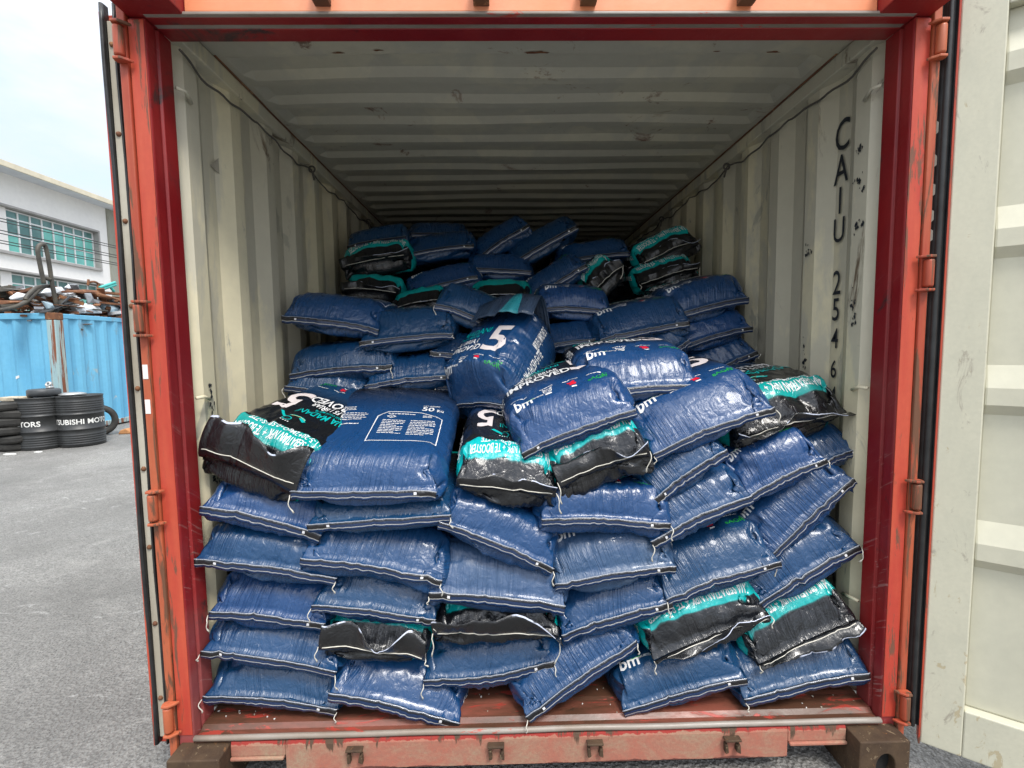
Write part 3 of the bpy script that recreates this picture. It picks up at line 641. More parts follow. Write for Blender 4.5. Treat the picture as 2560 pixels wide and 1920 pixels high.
def flap_mat():
    k = NT('open_mouth_flap'); uv = k.n('UVMap'); s = k.n('SeparateXYZ'); k.l(uv.outputs[0], s.inputs[0])
    c = k.mix(k.math('MULTIPLY', k.math('GREATER_THAN', s.outputs[1], .955), k.step(k.noise(k.coord(), 9, 2), .50, .53)), (.0075, .008, .0095), (.50, .54, .66)); ge = k.n('NewGeometry')
    c = k.mix(ge.outputs['Backfacing'], c, c); k.col(c); k.rough(.26); k.bump(k.noise(k.coord(), 28, 5, .6, .8), .6, .012); k.b.inputs['Coat Weight'].default_value = .3
    return k.m
M['flap'] = flap_mat()
M['thread'] = simple('cotton_thread', (.66, .63, .55), .9, 0, .1, 60)

def grid_faces(m, n):
    i, j = np.meshgrid(np.arange(m-1), np.arange(n-1), indexing='ij'); a = i*n+j
    return np.stack([a, a+n, a+n+1, a+1], -1).reshape(-1, 4)
def tube_faces(m, n):
    i, j = np.meshgrid(np.arange(m), np.arange(n-1), indexing='ij'); a = i*n+j; b_ = ((i+1) % m)*n+j
    return np.stack([a, b_, b_+1, a+1], -1).reshape(-1, 4)
def np_mesh(name, V, Fq, UV=None, mat=None, smooth=True):
    me = bpy.data.meshes.new(name); nV, nF = len(V), len(Fq)
    me.vertices.add(nV); me.vertices.foreach_set('co', np.asarray(V, np.float32).ravel())
    me.loops.add(nF*4); me.loops.foreach_set('vertex_index', np.asarray(Fq, np.int32).ravel())
    me.polygons.add(nF); me.polygons.foreach_set('loop_start', np.arange(0, nF*4, 4, dtype=np.int32)); me.polygons.foreach_set('loop_total', np.full(nF, 4, np.int32))
    if UV is not None:
        l = me.uv_layers.new(name='UVMap'); l.data.foreach_set('uv', np.asarray(UV, np.float32)[np.asarray(Fq).ravel()].ravel())
    me.update(calc_edges=True); me.polygons.foreach_set('use_smooth', np.ones(nF, bool) if smooth else np.zeros(nF, bool))
    if mat: me.materials.append(M[mat])
    return me
def link(name, me, parent):
    o = bpy.data.objects.new(name, me); COL.objects.link(o); o.parent = parent; return o

def sack(label, PL, PR, kind='blue', panel='front', T=.165, ln=1., pitch=(5., -5.), sag=.010, fade=0., shape=None, crease=1., hi=True, frame=None, group='fertilizer sacks heaped in the container', flap=1., backflap=False):
    """PL, PR: world ends of the sewn front seam. kind 'blue': sewn blue bottom end in front; 'black': black mouth end in front."""
    global SN; SN += 1
    rg = np.random.default_rng(100+SN); P = SHAPES[SN % len(SHAPES) if shape is None else shape].copy(); f = 2 if hi else 1
    if hi: P = up_axis(up_axis(P, 0), 1)
    m, n = P.shape[:2]; nu, ng = NU*f, NG*f
    c = np.arange(m); top = c <= nu
    # metres round the tube: 0 in the middle of the printed panel
    X1 = np.where(c <= nu, (c/nu-.5)*SW, np.where(c < nu+ng, SW/2+(c-nu)/ng*SG, np.where(c <= 2*nu+ng, SW/2+SG+(c-nu-ng)/nu*SW, -SW/2-(1-(c-2*nu-ng)/ng)*SG)))
    X = X1[:, None]*np.ones((1, n)); Y = np.linspace(0, SL, n)[None]*np.ones((m, 1)); Vv = Y/SL
    pan = ((c <= nu) | ((c >= nu+ng) & (c <= 2*nu+ng)))[:, None]*1.; soft = pan.copy()
    for _ in range(3*f): soft = (np.roll(soft, 1, 0)+soft+np.roll(soft, -1, 0))/3
    gn = np.cross((np.roll(P, -1, 0)-np.roll(P, 1, 0)), np.gradient(P, axis=1)); gn /= (np.linalg.norm(gn, axis=-1, keepdims=True)+1e-9)
    ox, oy = rg.uniform(0, 90, 2); sl = rg.uniform(-.8, .8); wp = (vnoise(X*7+ox, Y*7+oy)-.5)*.06; Yb = SL-Y
    # pleats fanning off both sewn ends, of uneven length
    len0 = .05+.17*vnoise(X*16+oy, np.zeros_like(X)+ox); e0 = np.exp(-(Y/len0)**2)*np.minimum(1, Y/.012); e1 = np.exp(-(Yb/.10)**2)*np.minimum(1, Yb/.012)
    pk = ridge((X+sl*Y*.5+wp*.6)*44+ox, Y*2+oy, 3.2)-.3; pk2 = ridge((X-sl*Y*.3-wp*.5)*80+oy, Y*3+ox, 2)-.42
    d = crease*soft*(.0070*pk+.0028*pk2)*(e0+e1)*np.clip(2.2*vnoise(X*9+ox, Y*4+oy+31)-.35, .15, 1.5)
    d += crease*(1-soft)*(.0045*(ridge(X*5+oy, (Y+wp)*32+ox, 2.5)-.35)+.003*(ridge(X*9+ox, (Y-wp)*60+oy, 2)-.4))
    # a few crisp folds and one long fold line across the panel
    for q in range(14 if kind == 'blue' else 18):
        th = rg.uniform(-.5, .5) if q % 3 else rg.uniform(0, PI); cx_, cy_ = rg.uniform(-.2, .2), rg.uniform(0, SL)*(1 if q % 2 else .4); L2 = rg.uniform(.05, .20)
        ss = (X-cx_)*math.sin(th)+(Y-cy_)*math.cos(th); tt = (X-cx_)*math.cos(th)-(Y-cy_)*math.sin(th)+.35*wp
        wd_ = rg.uniform(.006, .014); d += soft*rg.choice([-1, 1])*rg.uniform(.003, .0068)*crease*np.exp(-np.abs(tt)/wd_)*np.exp(-(ss/L2)**2)
    fx = rg.uniform(-.13, .13); d -= .004*np.exp(-np.abs(X-fx+.25*wp)/.005)
    d += soft*.006*(vnoise(X*5+oy, Y*5+ox)-.5)
    if kind == 'black':     # crumpled film: flat facets between straight folds
        fd = 0
        for q in range(7):
            th, fr_, ph = rg.uniform(0, PI), rg.uniform(5, 14), rg.uniform(0, 1); fd = fd+np.abs(((X*math.cos(th)+Y*math.sin(th)+.6*wp)*fr_+ph) % 1-.5)/fr_**.7
        d += soft*np.where((c >= nu+ng) & (c <= 2*nu+ng), .25, 1.)[:, None]*(fd-fd.mean())*(.085*np.exp(-(Y/.115)**4)+.006)*np.minimum(1, Y/.025)
    P += gn*d[..., None]
    P -= np.array([0, P[:, 0, 1].mean(), P[:, 0, 2].mean()])
    ep = .017; ys = P[:, 1:, 1]; P[:, 1:, 1] = (ys+np.sqrt(ys*ys+ep*ep))/2+ep*.25     # flat sewn front, nothing bulges past the seam
    zz_ = np.clip(P[..., 2], 0, None); P[..., 1] += rg.uniform(.25, .72)*zz_*np.exp(-(np.clip(P[..., 1], 0, None)/.16)**2)   # the film slopes back above the seam
    P[..., 1] -= .10*np.clip(-P[..., 2]-.01, 0, None)*np.exp(-(np.clip(P[..., 1], 0, None)/.12)**2)
    PL, PR = np.array(PL, float), np.array(PR, float); wid = np.linalg.norm(PR-PL); k = wid/np.ptp(P[:nu+1, 0, 0])
    P[..., 0] *= k; P[..., 1] *= ln; P[..., 2] *= T/ST
    p0, p1 = (pitch, pitch) if not isinstance(pitch, tuple) else pitch; t0, t1 = math.tan(R_(p0)), math.tan(R_(p1)); yy = np.clip(P[..., 1], 0, None)
    P[..., 2] += t0*yy+(t1-t0)*yy*yy/(2*SL*.9*ln)
    xn = np.clip(2*P[..., 0]/wid, -1, 1)
    P[..., 2] += sag*(1-xn**2)+.012*(vnoise(P[..., 0]*4+ox, P[..., 1]*2+oy)-.5)*(1-xn**4)
    P[..., 1] += .012*(vnoise(P[..., 0]*5+oy, P[..., 1]*2+ox)-.5)*(1-xn**4)
    if frame is None:
        xd = (PR-PL)/wid; yd = np.array([0, 1., 0]); yd = yd-xd*yd.dot(xd); yd /= np.linalg.norm(yd); zd = np.cross(xd, yd)
    else: xd, yd, zd = frame
    mid = (PL+PR)/2; Rw = np.array([xd, yd, zd])
    root = thing('fertilizer_sack', label, 'sack', (0, 0, 0), group)
    root.matrix_world = Matrix(((xd[0], yd[0], zd[0], mid[0]), (xd[1], yd[1], zd[1], mid[1]), (xd[2], yd[2], zd[2], mid[2]), (0, 0, 0, 1)))
    vv = Vv if kind == 'blue' else np.clip(.978-Vv+.055*(1-np.clip((nu/2+1.5*f-np.abs(c-nu/2))/(2*f), 0, 1))[:, None], 0, 1)
    if panel == 'back' and kind == 'blue': vv = np.where(Vv < .82, Vv*.50, .41+(Vv-.82)*2.2)
    if backflap: vv = Vv*.40
    me = np_mesh('sack_body', P.reshape(-1, 3), tube_faces(m, n), np.stack([X*2, vv], -1).reshape(-1, 2), 'sack')
    body = link('sack_body', me, root); body.color = (fade, rg.random(), 0, 1)
    seam = P[:nu+1, 0].copy(); M_ = nu+1; ii = np.arange(M_)/M_
    seam[:, 2] += .0015*(vnoise(ii*28+ox, ii*0+oy)-.5)
    if kind == 'blue':
        rows = 5; hh = .030*rg.uniform(.9, 1.2); pts = []; wob = (vnoise(ii*34+ox, ii*0+oy)-.5)*.0035
        und = P[nu+ng:2*nu+ng+1, 3*f][::-1]    # film just under the seam
        dr_ = und-P[nu+ng:2*nu+ng+1, 0][::-1]; dr_ /= (np.linalg.norm(dr_, axis=1, keepdims=True)+1e-9); dr_ = dr_*.25+np.array([0, -.10, -.9]); dr_ /= np.linalg.norm(dr_, axis=1, keepdims=True)
        for r in range(rows):
            t = r/(rows-1); q = seam+dr_*(hh*t-.004); q[:, 1] += -.0075-.003*math.sin(PI*t)+wob*t; q[:, 2] += wob*(.4+t); pts.append(q)
        G = np.stack(pts, 1); us = np.linspace(0, 1, M_) if SN % 3 else np.linspace(1, 0, M_)
        h = link('seam_hem', np_mesh('seam_hem', G.reshape(-1, 3), grid_faces(M_, rows), np.stack([np.repeat(us, rows), np.tile(np.linspace(0, 1, rows), M_)], -1), 'hem'), root)
        sd = h.modifiers.new('thickness', 'SOLIDIFY'); sd.thickness = .002; sd.offset = 0; st = G[:, 2]
    else:
        rows = 9; hh = .066*flap*rg.uniform(.8, 1.15); up = rg.uniform(.15, .8); pts = []
        for r in range(rows):
            t = r/(rows-1); ang = up+1.0*t*(vnoise(ii*3+ox, ii*0+oy)-.3)*2
            ruf = (vnoise(ii*6+oy, ii*0+ox+t)-.5)*.030*t+(np.abs((ii*3.3+ox) % 1-.5)-.25)*.022*t
            q = seam.copy(); q[:, 1] += -.005-t*hh*np.cos(ang)*.5+ruf; q[:, 2] += t*hh*np.sin(ang)*1.1+ruf*.6-.008*t; q[:, 0] *= 1-.03*t*math.sin(ox); pts.append(q)
        G = np.stack(pts, 1); uvh = np.stack([np.repeat(np.linspace(0, 1, M_), rows), np.tile(np.linspace(0, 1, rows), M_)], -1)
        h = link('mouth_flap', np_mesh('mouth_flap', G.reshape(-1, 3), grid_faces(M_, rows), uvh, 'flap'), root)
        sd = h.modifiers.new('thickness', 'SOLIDIFY'); sd.thickness = .002; sd.offset = 0; st = G[:, 2]
        b = MB(); b.tube([p+np.array([0, -.003, 0]) for p in st[2:-2:2]], .0017, 5); b.build('stitching', 'thread', root)
    if backflap:           # slack black mouth folded over the far end
        e_ = P[:nu+1, -1]; pts = []
        for r in range(9):
            t = r/8; q = e_.copy(); q[:, 1] += .05*math.sin(PI*min(1, t*1.2))-.20*max(0, t-.40); q[:, 2] += (T*.62+.03)*min(t/.45, 1)+.02*(vnoise(ii*6+ox, ii*0+t*3)-.5)*t+.012*(np.abs((ii*6) % 1-.5)-.25)*t; q[:, 0] += .05*t; pts.append(q)
        G = np.stack(pts, 1); o = link('mouth_flap', np_mesh('mouth_flap', G.reshape(-1, 3), grid_faces(M_, 9), np.stack([np.repeat(np.linspace(0, 1, M_), 9), .96-.13*np.tile(np.linspace(0, 1, 9), M_)*np.repeat(np.clip((ii-.45)*6, 0, 1)*np.clip((.85-ii)*8, 0, 1), 9)], -1), 'sack'), root)
        sd = o.modifiers.new('thickness', 'SOLIDIFY'); sd.thickness = .003; sd.offset = 0
    for e in (0, -1):      # thread ends left hanging from some corners
        if rg.random() < .5 or not hi: continue
        p = st[e].copy(); pts = [p+np.array([0, -.004, .004])]; L = rg.uniform(.015, .06)*(1.5 if kind == 'black' else 1); dx = rg.uniform(-.25, .25)
        for i in range(1, 8):
            t = i/7; wv = np.array([dx*L*t+.004*math.sin(6*t+ox), -.010-.005*math.sin(4*t), -L*t]); pts.append(pts[0]+Rw@wv)
        b = MB(); b.tube(pts, [.0017]*6+[.0026, .0032], 5); b.build('thread_tail', 'thread', root)
    lays = []
    if panel: lays.append(({'front': FRONT, 'back': BACK, 'numeral': FRONT_BIG}[panel], 0))
    if kind == 'black': lays.append((UNDER, 1))
    nn = np.cross((np.roll(P, -1, 0)-np.roll(P, 1, 0)), np.gradient(P, axis=1)); nn /= (np.linalg.norm(nn, axis=-1, keepdims=True)+1e-9)
    for (LV, LF, LI), s in lays:
        x, y = LV[:, 0].copy(), LV[:, 1].copy()
        if kind == 'black': y = SL-(.018 if s == 0 else -.026)-y; x = -x if s == 0 else x
        if s: fu = nu+ng+(x+SW/2)/SW*nu
        else: fu = np.where(np.abs(x) <= SW/2, (x+SW/2)/SW*nu, np.where(x > 0, nu+(x-SW/2)/SG*ng, (x+SW/2)/SG*ng)) % m
        fv = np.clip(y/SL*(n-1), 0, n-1.001); iu, iv = np.floor(fu).astype(int) % m, fv.astype(int); tu, tv = (fu-np.floor(fu))[:, None], (fv-iv)[:, None]; ju = (iu+1) % m
        Q = (P[iu, iv]*(1-tu)+P[ju, iv]*tu)*(1-tv)+(P[iu, iv+1]*(1-tu)+P[ju, iv+1]*tu)*tv
        me = bpy.data.meshes.new('printed_design'); me.from_pydata((Q+nn[iu, iv]*.0014).tolist(), [], LF)
        for pm in PRINTS: me.materials.append(M[pm])
        me.polygons.foreach_set('material_index', LI); me.polygons.foreach_set('use_smooth', [True]*len(LF)); me.update(); link('printed_design', me, root)
    return root
SN = 0
def S(label, L, R, Y, **k):
    """seam ends given where the photograph shows them, at depth Y (or Y left, Y right) inside the container"""
    Y = Y if isinstance(Y, tuple) else (Y, Y)
    return sack(label, onY(L[0], L[1], Y[0]), onY(R[0], R[1], Y[1]), **k)
B, K = 'back', 'black'
# bottom row, on the sill
S('blue sack at the left end of the bottom row, on the red sill', (510, 1739), (846, 1772), .05, T=.15, pitch=(6., -8.))
S('blue sack second from left in the bottom row, its right end drooping over the sill', (823, 1731), (1150, 1806), .03, T=.15, panel='front')
S('blue sack in the bottom row, tilted steeply up to the right above bare sill', (1314, 1790), (1590, 1600), (.0, .06), T=.15, pitch=(10., -8.), panel=None)
S('blue sack in the bottom row, second from the right post', (1556, 1776), (1865, 1694), .04, T=.16)
S('blue sack at the right end of the bottom row, against the red post', (1858, 1747), (2172, 1682), .035, T=.155, panel=None)
# second row
S('blue sack second from the floor at the left wall, right of the red post', (505, 1626), (843, 1678), .05, T=.15, panel=B)
S('black sack low on the left, pale-edged flap drooping to a point at its right', (798, 1624), (1066, 1650), .045, kind=K, T=.16, flap=1.3)
S('blue sack sagging between the black crumpled sack above and bare sill below', (1059, 1699), (1385, 1650), .07, T=.165, panel=None, sag=-.02)
S('black crumpled sack low in the middle with a long pale-edged torn flap', (1085, 1585), (1398, 1590), .04, kind=K, T=.15, flap=1.5)
S('blue sack low in the middle, right of the crumpled black sack', (1404, 1587), (1679, 1504), .06, T=.16, panel=None)
S('black sack low on the right with a turquoise band, left of its black twin', (1632, 1650), (1925, 1540), .05, kind=K, T=.18, pitch=(16., -12.), flap=1.)
S('black sack with a turquoise band low at the right post, above the lowest blue sack', (1896, 1660), (2140, 1548), .07, kind=K, T=.18, pitch=(16., -12.), flap=1.)
# third row
S('plump blue sack at the left wall, third from the floor', (525, 1528), (814, 1559), .06, T=.165, panel=B)
S('blue sack above the low left black sack, its hem running down to the right', (781, 1512), (1090, 1549), .045, T=.165, panel=B)
S('dusty faded blue sack with a broad black hem, low in the middle', (1073, 1480), (1413, 1514), .035, T=.185, panel=B, fade=1., pitch=(12., -8.))
S('blue sack right of centre with a red mark on top, hem climbing to the right', (1664, 1498), (1950, 1403), .06, T=.175, pitch=(14., -8.))
S('blue sack low against the right wall, steeply tilted above a black banded sack', (1893, 1508), (2145, 1361), .10, T=.17, panel=None)
# fourth row
S('blue sack at the left wall, fourth from the floor, with a sharp left ear', (490, 1396), (844, 1444), .05, T=.165, panel=B)
S('blue sack left of centre with a pale line on its hem, fourth from the floor', (753, 1395), (1106, 1450), .035, T=.18, panel=B)
S('dusty faded blue sack right of centre with a straight black hem', (1386, 1460), (1689, 1416), .05, T=.185, fade=.9, pitch=(11., -8.))
S('deeply creased blue sack right of centre, rising steeply to the right', (1626, 1354), (1878, 1238), .07, T=.17, panel=None)
S('large blue sack at the right wall with white letters, tilted very steeply', (1921, 1394), (2130, 1195), .12, T=.18, pitch=(12., -8.))
# fifth row
S('blue sack under the open black sack at the left wall', (503, 1266), (805, 1338), .06, T=.16, panel=B)
S('thin blue sack squeezed right below the large flat blue sack', (769, 1312), (1128, 1287), .045, T=.125, panel=None, sag=0)
S('blue sack in the centre sloping down to the right under black sacks', (1098, 1303), (1384, 1421), .04, T=.18, panel=None)
S('blue sack in the centre directly under two black sacks, hem nearly level', (1353, 1298), (1675, 1309), .06, T=.17)
S('blue sack right of centre under the big lettered sack, rising to the right', (1633, 1248), (1815, 1123), .10, T=.165, panel=None)
S('blue sack with white letters right of centre, below the upper right black sack', (1868, 1243), (2064, 1147), .12, T=.175, pitch=(14., -8.))
S('small blue corner of a sack at the right wall below the black sack', (1985, 1200), (2153, 1120), .19, T=.15, panel=None)
# sixth row: what lies on top of the front stack
S('open black sack at the left wall with a turquoise band and flapping mouth', (500, 1140), (742, 1236), (.10, .03), kind=K, T=.21, pitch=(14., 10.), flap=1.9)
S('large flat blue sack on the left, back printed panel with a white frame on top', (727, 1229), (1092, 1231), .03, T=.15, panel=B, pitch=(19., 15.), sag=.004, crease=.7)
S('black sack in the centre with a turquoise band, between two blue sacks', (1140, 1215), (1388, 1243), .06, kind=K, T=.19, pitch=(14., 10.), flap=1.1)
S('black sack in the centre right, white stitching climbing to the right', (1399, 1222), (1626, 1140), .07, kind=K, T=.20, pitch=(12., 8.), flap=1.2)
S('large blue sack with a row of printed emblems, upper right of the front stack', (1631, 1137), (1934, 1019), .11, T=.165, pitch=(23., -16.))
S('black sack with a turquoise band high on the right wall', (1838, 1100), (2120, 1030), (.18, .22), kind=K, T=.21, pitch=(14., -8.), flap=1.2)
S('blue lettered sack lying on the central black sacks, hem climbing to the right', (1304, 1135), (1589, 1024), .11, T=.165, pitch=(25., -14.))
S('blue lettered sack on top of the front stack, hem nearly level', (1465, 987), (1754, 964), .24, T=.165, pitch=(22., -16.))
# the leaning sack with the big numeral
fl = np.array([.44, .66, .61]); fl /= np.linalg.norm(fl); fxv = np.array([.80, -.58, .08]); fxv -= fl*fxv.dot(fl); fxv /= np.linalg.norm(fxv)
c37 = onY(1284, 1018, .405); sack('blue sack leaning upright with a huge white numeral 5', c37-fxv*.36, c37, T=.27, ln=.69, frame=(fxv, fl, np.cross(fxv, fl)), shape=2, crease=.9, pitch=(0., 0.), sag=.03, backflap=True, panel='numeral')
# second stack, left part
S('blue sack topmost at the left wall in the second stack, white frame printed on top', (705, 791), (948, 826), .72, T=.18, panel=B, pitch=(11., -8.))
S('blue sack second from top at the left wall of the second stack', (724, 937), (981, 913), .70, T=.18, panel=B, pitch=(10., -8.))
S('blue sack lowest visible at the left wall of the second stack', (713, 966), (912, 1009), .66, T=.17, panel=B)
S('blue sack in the second stack tucked right of the topmost left one', (899, 857), (1134, 835), .70, T=.19, panel=B, pitch=(14., -8.))
S('blue sack in the second stack behind the large flat blue sack', (912, 965), (1136, 937), .66, T=.17, panel=B)
S('blue sack high in the second stack, hem falling to the right behind the numeral sack', (1087, 761), (1250, 822), .78, T=.18, panel=B, pitch=(12., -8.))
S('blue sack half hidden left of the sack with the numeral', (1075, 880), (1250, 915), .74, T=.17, panel=None)
S('small blue sack end low behind the sack with the numeral', (1090, 968), (1215, 985), .70, T=.14, panel=None)
# second stack, right part
S('blue sack with printed emblems in the second stack, right of centre', (1500, 850), (1722, 804), .80, T=.19, pitch=(15., -8.))
S('blue lettered sack topmost at the right wall in the second stack', (1680, 789), (1871, 745), .88, T=.19, pitch=(15., -8.), ln=.95)
S('blue sack second from top at the right wall of the second stack', (1700, 868), (1880, 818), .85, T=.17, panel=None)
S('blue sack with small emblems third from top at the right wall of the second stack', (1740, 958), (1891, 878), .83, T=.18, pitch=(10., -8.))
S('blue sack wedged steeply behind the top lettered sack of the front stack', (1640, 925), (1722, 850), .76, T=.17, pitch=(14., -8.))
S('blue sack with a white numeral behind the leaning sack, high in the second stack', (1350, 772), (1523, 779), .95, T=.17, pitch=(16., -8.), ln=.9)
S('blue sack end peeping out between the leaning sack and its right neighbour', (1335, 868), (1496, 848), .86, T=.16, panel=None)
# third stack, deep inside
D = dict(hi=False)
S('dark blue sack at the far left top of the deep stack', (868, 617), (1015, 592), 1.48, T=.16, panel=None, **D)
S('dark blue sack topmost left of centre in the deep stack', (1018, 587), (1160, 587), 1.62, T=.15, panel=None, **D)
S('dark blue sack under the topmost left one of the deep stack, white edged hem', (1017, 637), (1185, 613), 1.45, T=.18, panel=None, **D)
S('black glossy sack with a turquoise stripe below, left side of the deep stack', (855, 673), (1023, 640), 1.35, kind=K, T=.21, **D)
S('black sack at the left wall squeezed lowest in the deep stack', (852, 728), (1000, 738), 1.25, kind=K, T=.17, panel=None, **D)
S('dark blue sack left of centre low in the deep stack', (1020, 733), (1194, 690), 1.30, T=.17, **D)
S('dark blue sack in the centre of the deep stack with a level hem', (1169, 673), (1329, 679), 1.40, T=.17, panel=None, **D)
S('dark blue sack tilted up in the centre top of the deep stack', (1194, 645), (1320, 562), 1.50, T=.18, panel=None, **D)
S('dark blue sack tilted up highest at the top right of the deep stack', (1289, 652), (1443, 564), 1.45, T=.18, panel=None, **D)
S('dark blue sack right of the highest tilted one in the deep stack', (1399, 657), (1575, 632), 1.48, T=.17, **D)
S('dark blue lettered sack in the deep stack, rising to the right', (1325, 755), (1465, 662), 1.25, T=.17, pitch=(10., -8.))
S('black sack with a turquoise band standing steeply in the deep stack', (1487, 735), (1560, 668), 1.20, kind=K, T=.20, pitch=(12., -8.))
S('black sack topmost at the right wall of the deep stack', (1605, 663), (1748, 603), 1.40, kind=K, T=.20, pitch=(11., -8.))
S('black sack lower at the right wall of the deep stack', (1598, 715), (1748, 673), 1.30, kind=K, T=.18, pitch=(11., -8.))
S('black sack with a thin turquoise edge under the low blue one of the deep stack', (985, 772), (1110, 748), 1.15, kind=K, T=.14, panel=None, flap=.3, **D)
S('black sack with a turquoise edge deep behind the top middle blue sack', (1180, 745), (1325, 738), 1.20, kind=K, T=.15, panel=None, flap=.3, **D)
# more sacks added behind the deep stack, out of sight, to keep the far end dark
for row in range(5):
    for q in range(5):
        y = 2.25+.70*row; x = -.93+.465*q; z = 1.64+.02*((q*7+row*3) % 4)
        sack('unseen blue sack added behind the deep stack to darken the far end', (x-.21, y, z), (x+.21, y+.02*((q+row) % 3-1), z+.012*((q*2+row) % 3-1)), T=.17, panel=None, hi=False, pitch=(2., -2.))
#@@YARD@@
# ================================================================== YARD ON THE LEFT
M['bluepaint'] = worn_paint('blue_container_paint', (.125, .41, .63), (.16, .47, .68), (.30, .42, .47), .5, .66, 1.6, (1, 1, .3), .55, 0, (.17, .32, .42))
M['bluerust'] = worn_paint('rust_streaked_blue_post', (.30, .46, .50), (.36, .45, .42), (.20, .07, .035), .5, .52, 3.2, (2.2, 2.2, .10), .7, 0, (.17, .06, .03))
M['tyre'] = simple('old_tyre_rubber', (.035, .034, .031), .8, 0, .3, 6, .3)
M['drum'] = simple('black_drum_paint', (.030, .032, .033), .45, 0, .25, 5)
M['white'] = worn_paint('scratched_white_car_paint', (.72, .74, .76), (.60, .63, .66), (.20, .20, .20), .55, .70, 4, (1, 1, 1), .35)
M['gunmetal'] = worn_paint('scuffed_dark_tube', (.045, .042, .036), (.09, .08, .06), (.20, .16, .10), .5, .66, 5, (1, 1, 1), .5)
M['greyp'] = simple('grey_panel', (.20, .22, .24), .5, 0, .2, 5)
M['bgrey'] = simple('blue_grey_panel', (.30, .40, .46), .5, 0, .15, 5)
M['teal'] = simple('turquoise_paint', (.06, .42, .38), .5, 0, .2, 9)
M['stone'] = simple('pale_rubble', (.46, .40, .30), .9, 0, .25, 12, .6)
M['plast'] = simple('dark_plastic', (.05, .055, .06), .5, 0, .2, 8)
M['alu'] = simple('dull_aluminium', (.42, .43, .43), .4, .6, .1, 10)
M['orangerag'] = simple('orange_rag', (.50, .24, .10), .9, 0, .2, 12)
M['wallw'] = worn_paint('white_render', (.86, .85, .82), (.83, .82, .80), (.70, .69, .66), .5, .72, .5, (1, 1, .5), .85)
M['conc'] = worn_paint('weathered_concrete', (.33, .33, .28), (.26, .26, .21), (.17, .17, .14), .5, .62, 1.2, (1, 1, .3), .9)
M['trim'] = simple('grey_window_surround', (.36, .35, .34), .8, 0, .1, 2)
M['fascia'] = simple('cream_fascia', (.66, .60, .46), .7, 0, .08, 2)
M['soffit'] = simple('pale_soffit', (.62, .66, .70), .8, 0, .06, 2)
M['frame'] = simple('white_window_frame', (.72, .74, .74), .5, 0, .05, 2)
def glass(name, c, alt):
    k = NT(name); n1 = k.noise(k.coord((1, 1, 1)), .9, 3, .5); k.col(k.mix(k.step(n1, .42, .58), c, alt)); k.rough(.08); k.b.inputs['Specular IOR Level'].default_value = .6; return k.m
M['glassA'] = glass('green_tinted_pane', (.10, .38, .32), (.16, .50, .43)); M['glassB'] = glass('dark_green_pane', (.07, .17, .16), (.12, .25, .23)); M['glassC'] = glass('turquoise_pane', (.20, .58, .52), (.14, .44, .40))
M['wire'] = simple('cable_sheath', (.03, .03, .03), .6)

BX, BY, BT = -7.95, 7.05, 1.985
bc = thing('blue_container', 'sky blue open-top container with rust-streaked corner, heaped with scrap', 'container', (BX, BY, GZ))
def ypart(mb, name, mat, parent, bevel=0):
    l = parent.location; mb.v = [(x-l[0], y-l[1], z-l[2]) for x, y, z in mb.v]; return mb.build(name, mat, parent, bevel)
def ribs(n0, n1, pitch=.278, d=.036):
    p = [(n0, 0)]; c = n0+.10
    while c+.25 < n1: p += [(c, 0), (c+.068, d), (c+.14, d), (c+.208, 0)]; c += pitch
    return p+[(n1, 0)]
b = MB(); pr = ribs(.15, 5.9)
b.add([q for s, d in pr for q in ((BX-.005-d, BY+s, GZ+.12), (BX-.005-d, BY+s, BT-.09))], [(2*i, 2*i+2, 2*i+3, 2*i+1) for i in range(len(pr)-1)]); ypart(b, 'side_panel', 'bluepaint', bc)
b = MB(); pr = ribs(.15, 2.28, .25)
b.add([q for s, d in pr for q in ((BX-s, BY+.02+d, GZ+.14), (BX-s, BY+.02+d, BT-.10))], [(2*i, 2*i+2, 2*i+3, 2*i+1) for i in range(len(pr)-1)]); ypart(b, 'end_panel', 'bluepaint', bc)
b = MB(); b.prism([(0, .16), (0, 0), (-.16, 0), (-.16, .06), (-.05, .16)], (BX, BY, GZ+.13), (1, 0, 0), (0, 1, 0), (0, 0, BT-GZ-.255)); ypart(b, 'corner_post', 'bluerust', bc, .012)
b = MB(); b.box(BX-.17, BX+.004, BY-.004, BY+.165, BT-.122, BT); ypart(b, 'corner_casting', 'rust', bc, .01)
b = MB(); b.box(BX-.17, BX+.004, BY-.004, BY+.165, GZ, GZ+.125); ypart(b, 'corner_casting', 'rust', bc, .01)
b = MB(); b.box(BX-.07, BX+.002, BY+.1655, BY+6, BT-.095, BT-.01); ypart(b, 'top_rail', 'bluepaint', bc, .01)
b = MB(); b.box(BX-2.44, BX-.1705, BY, BY+.08, BT-.11, BT-.005); ypart(b, 'top_rail', 'bluepaint', bc, .01)
b = MB(); b.box(BX-.07, BX+.002, BY+.1655, BY+6, GZ+.03, GZ+.125); ypart(b, 'bottom_rail', 'bluerust', bc, .01)
b = MB(); b.box(BX-2.44, BX-.1705, BY, BY+.08, GZ+.03, GZ+.145); ypart(b, 'bottom_rail', 'bluerust', bc, .01)
b = MB(); b.box(BX-2.44, BX-.075, BY+.10, BY+6, GZ+.2, BT-.20); ypart(b, 'load_bed', 'dark', bc)  # solid filler under the scrap, inner shade put into its black
for x_, z_, w_ in ((-10.0, 1.02, .24), (-9.72, .72, .07), (-9.45, .83, .07), (-9.12, .85, .08), (-8.70, .86, .06)):
    b = MB(); b.prism([(-w_/2, -w_/2), (w_/2, -w_/2+.02), (w_/2, w_/2), (-w_/2, w_/2-.01)], (x_, BY+.017, z_), (1, 0, .1), (0, 0, 1), (0, -.003, 0)); ypart(b, 'paper_label', 'tag' if w_ < .2 else 'bgrey', bc)

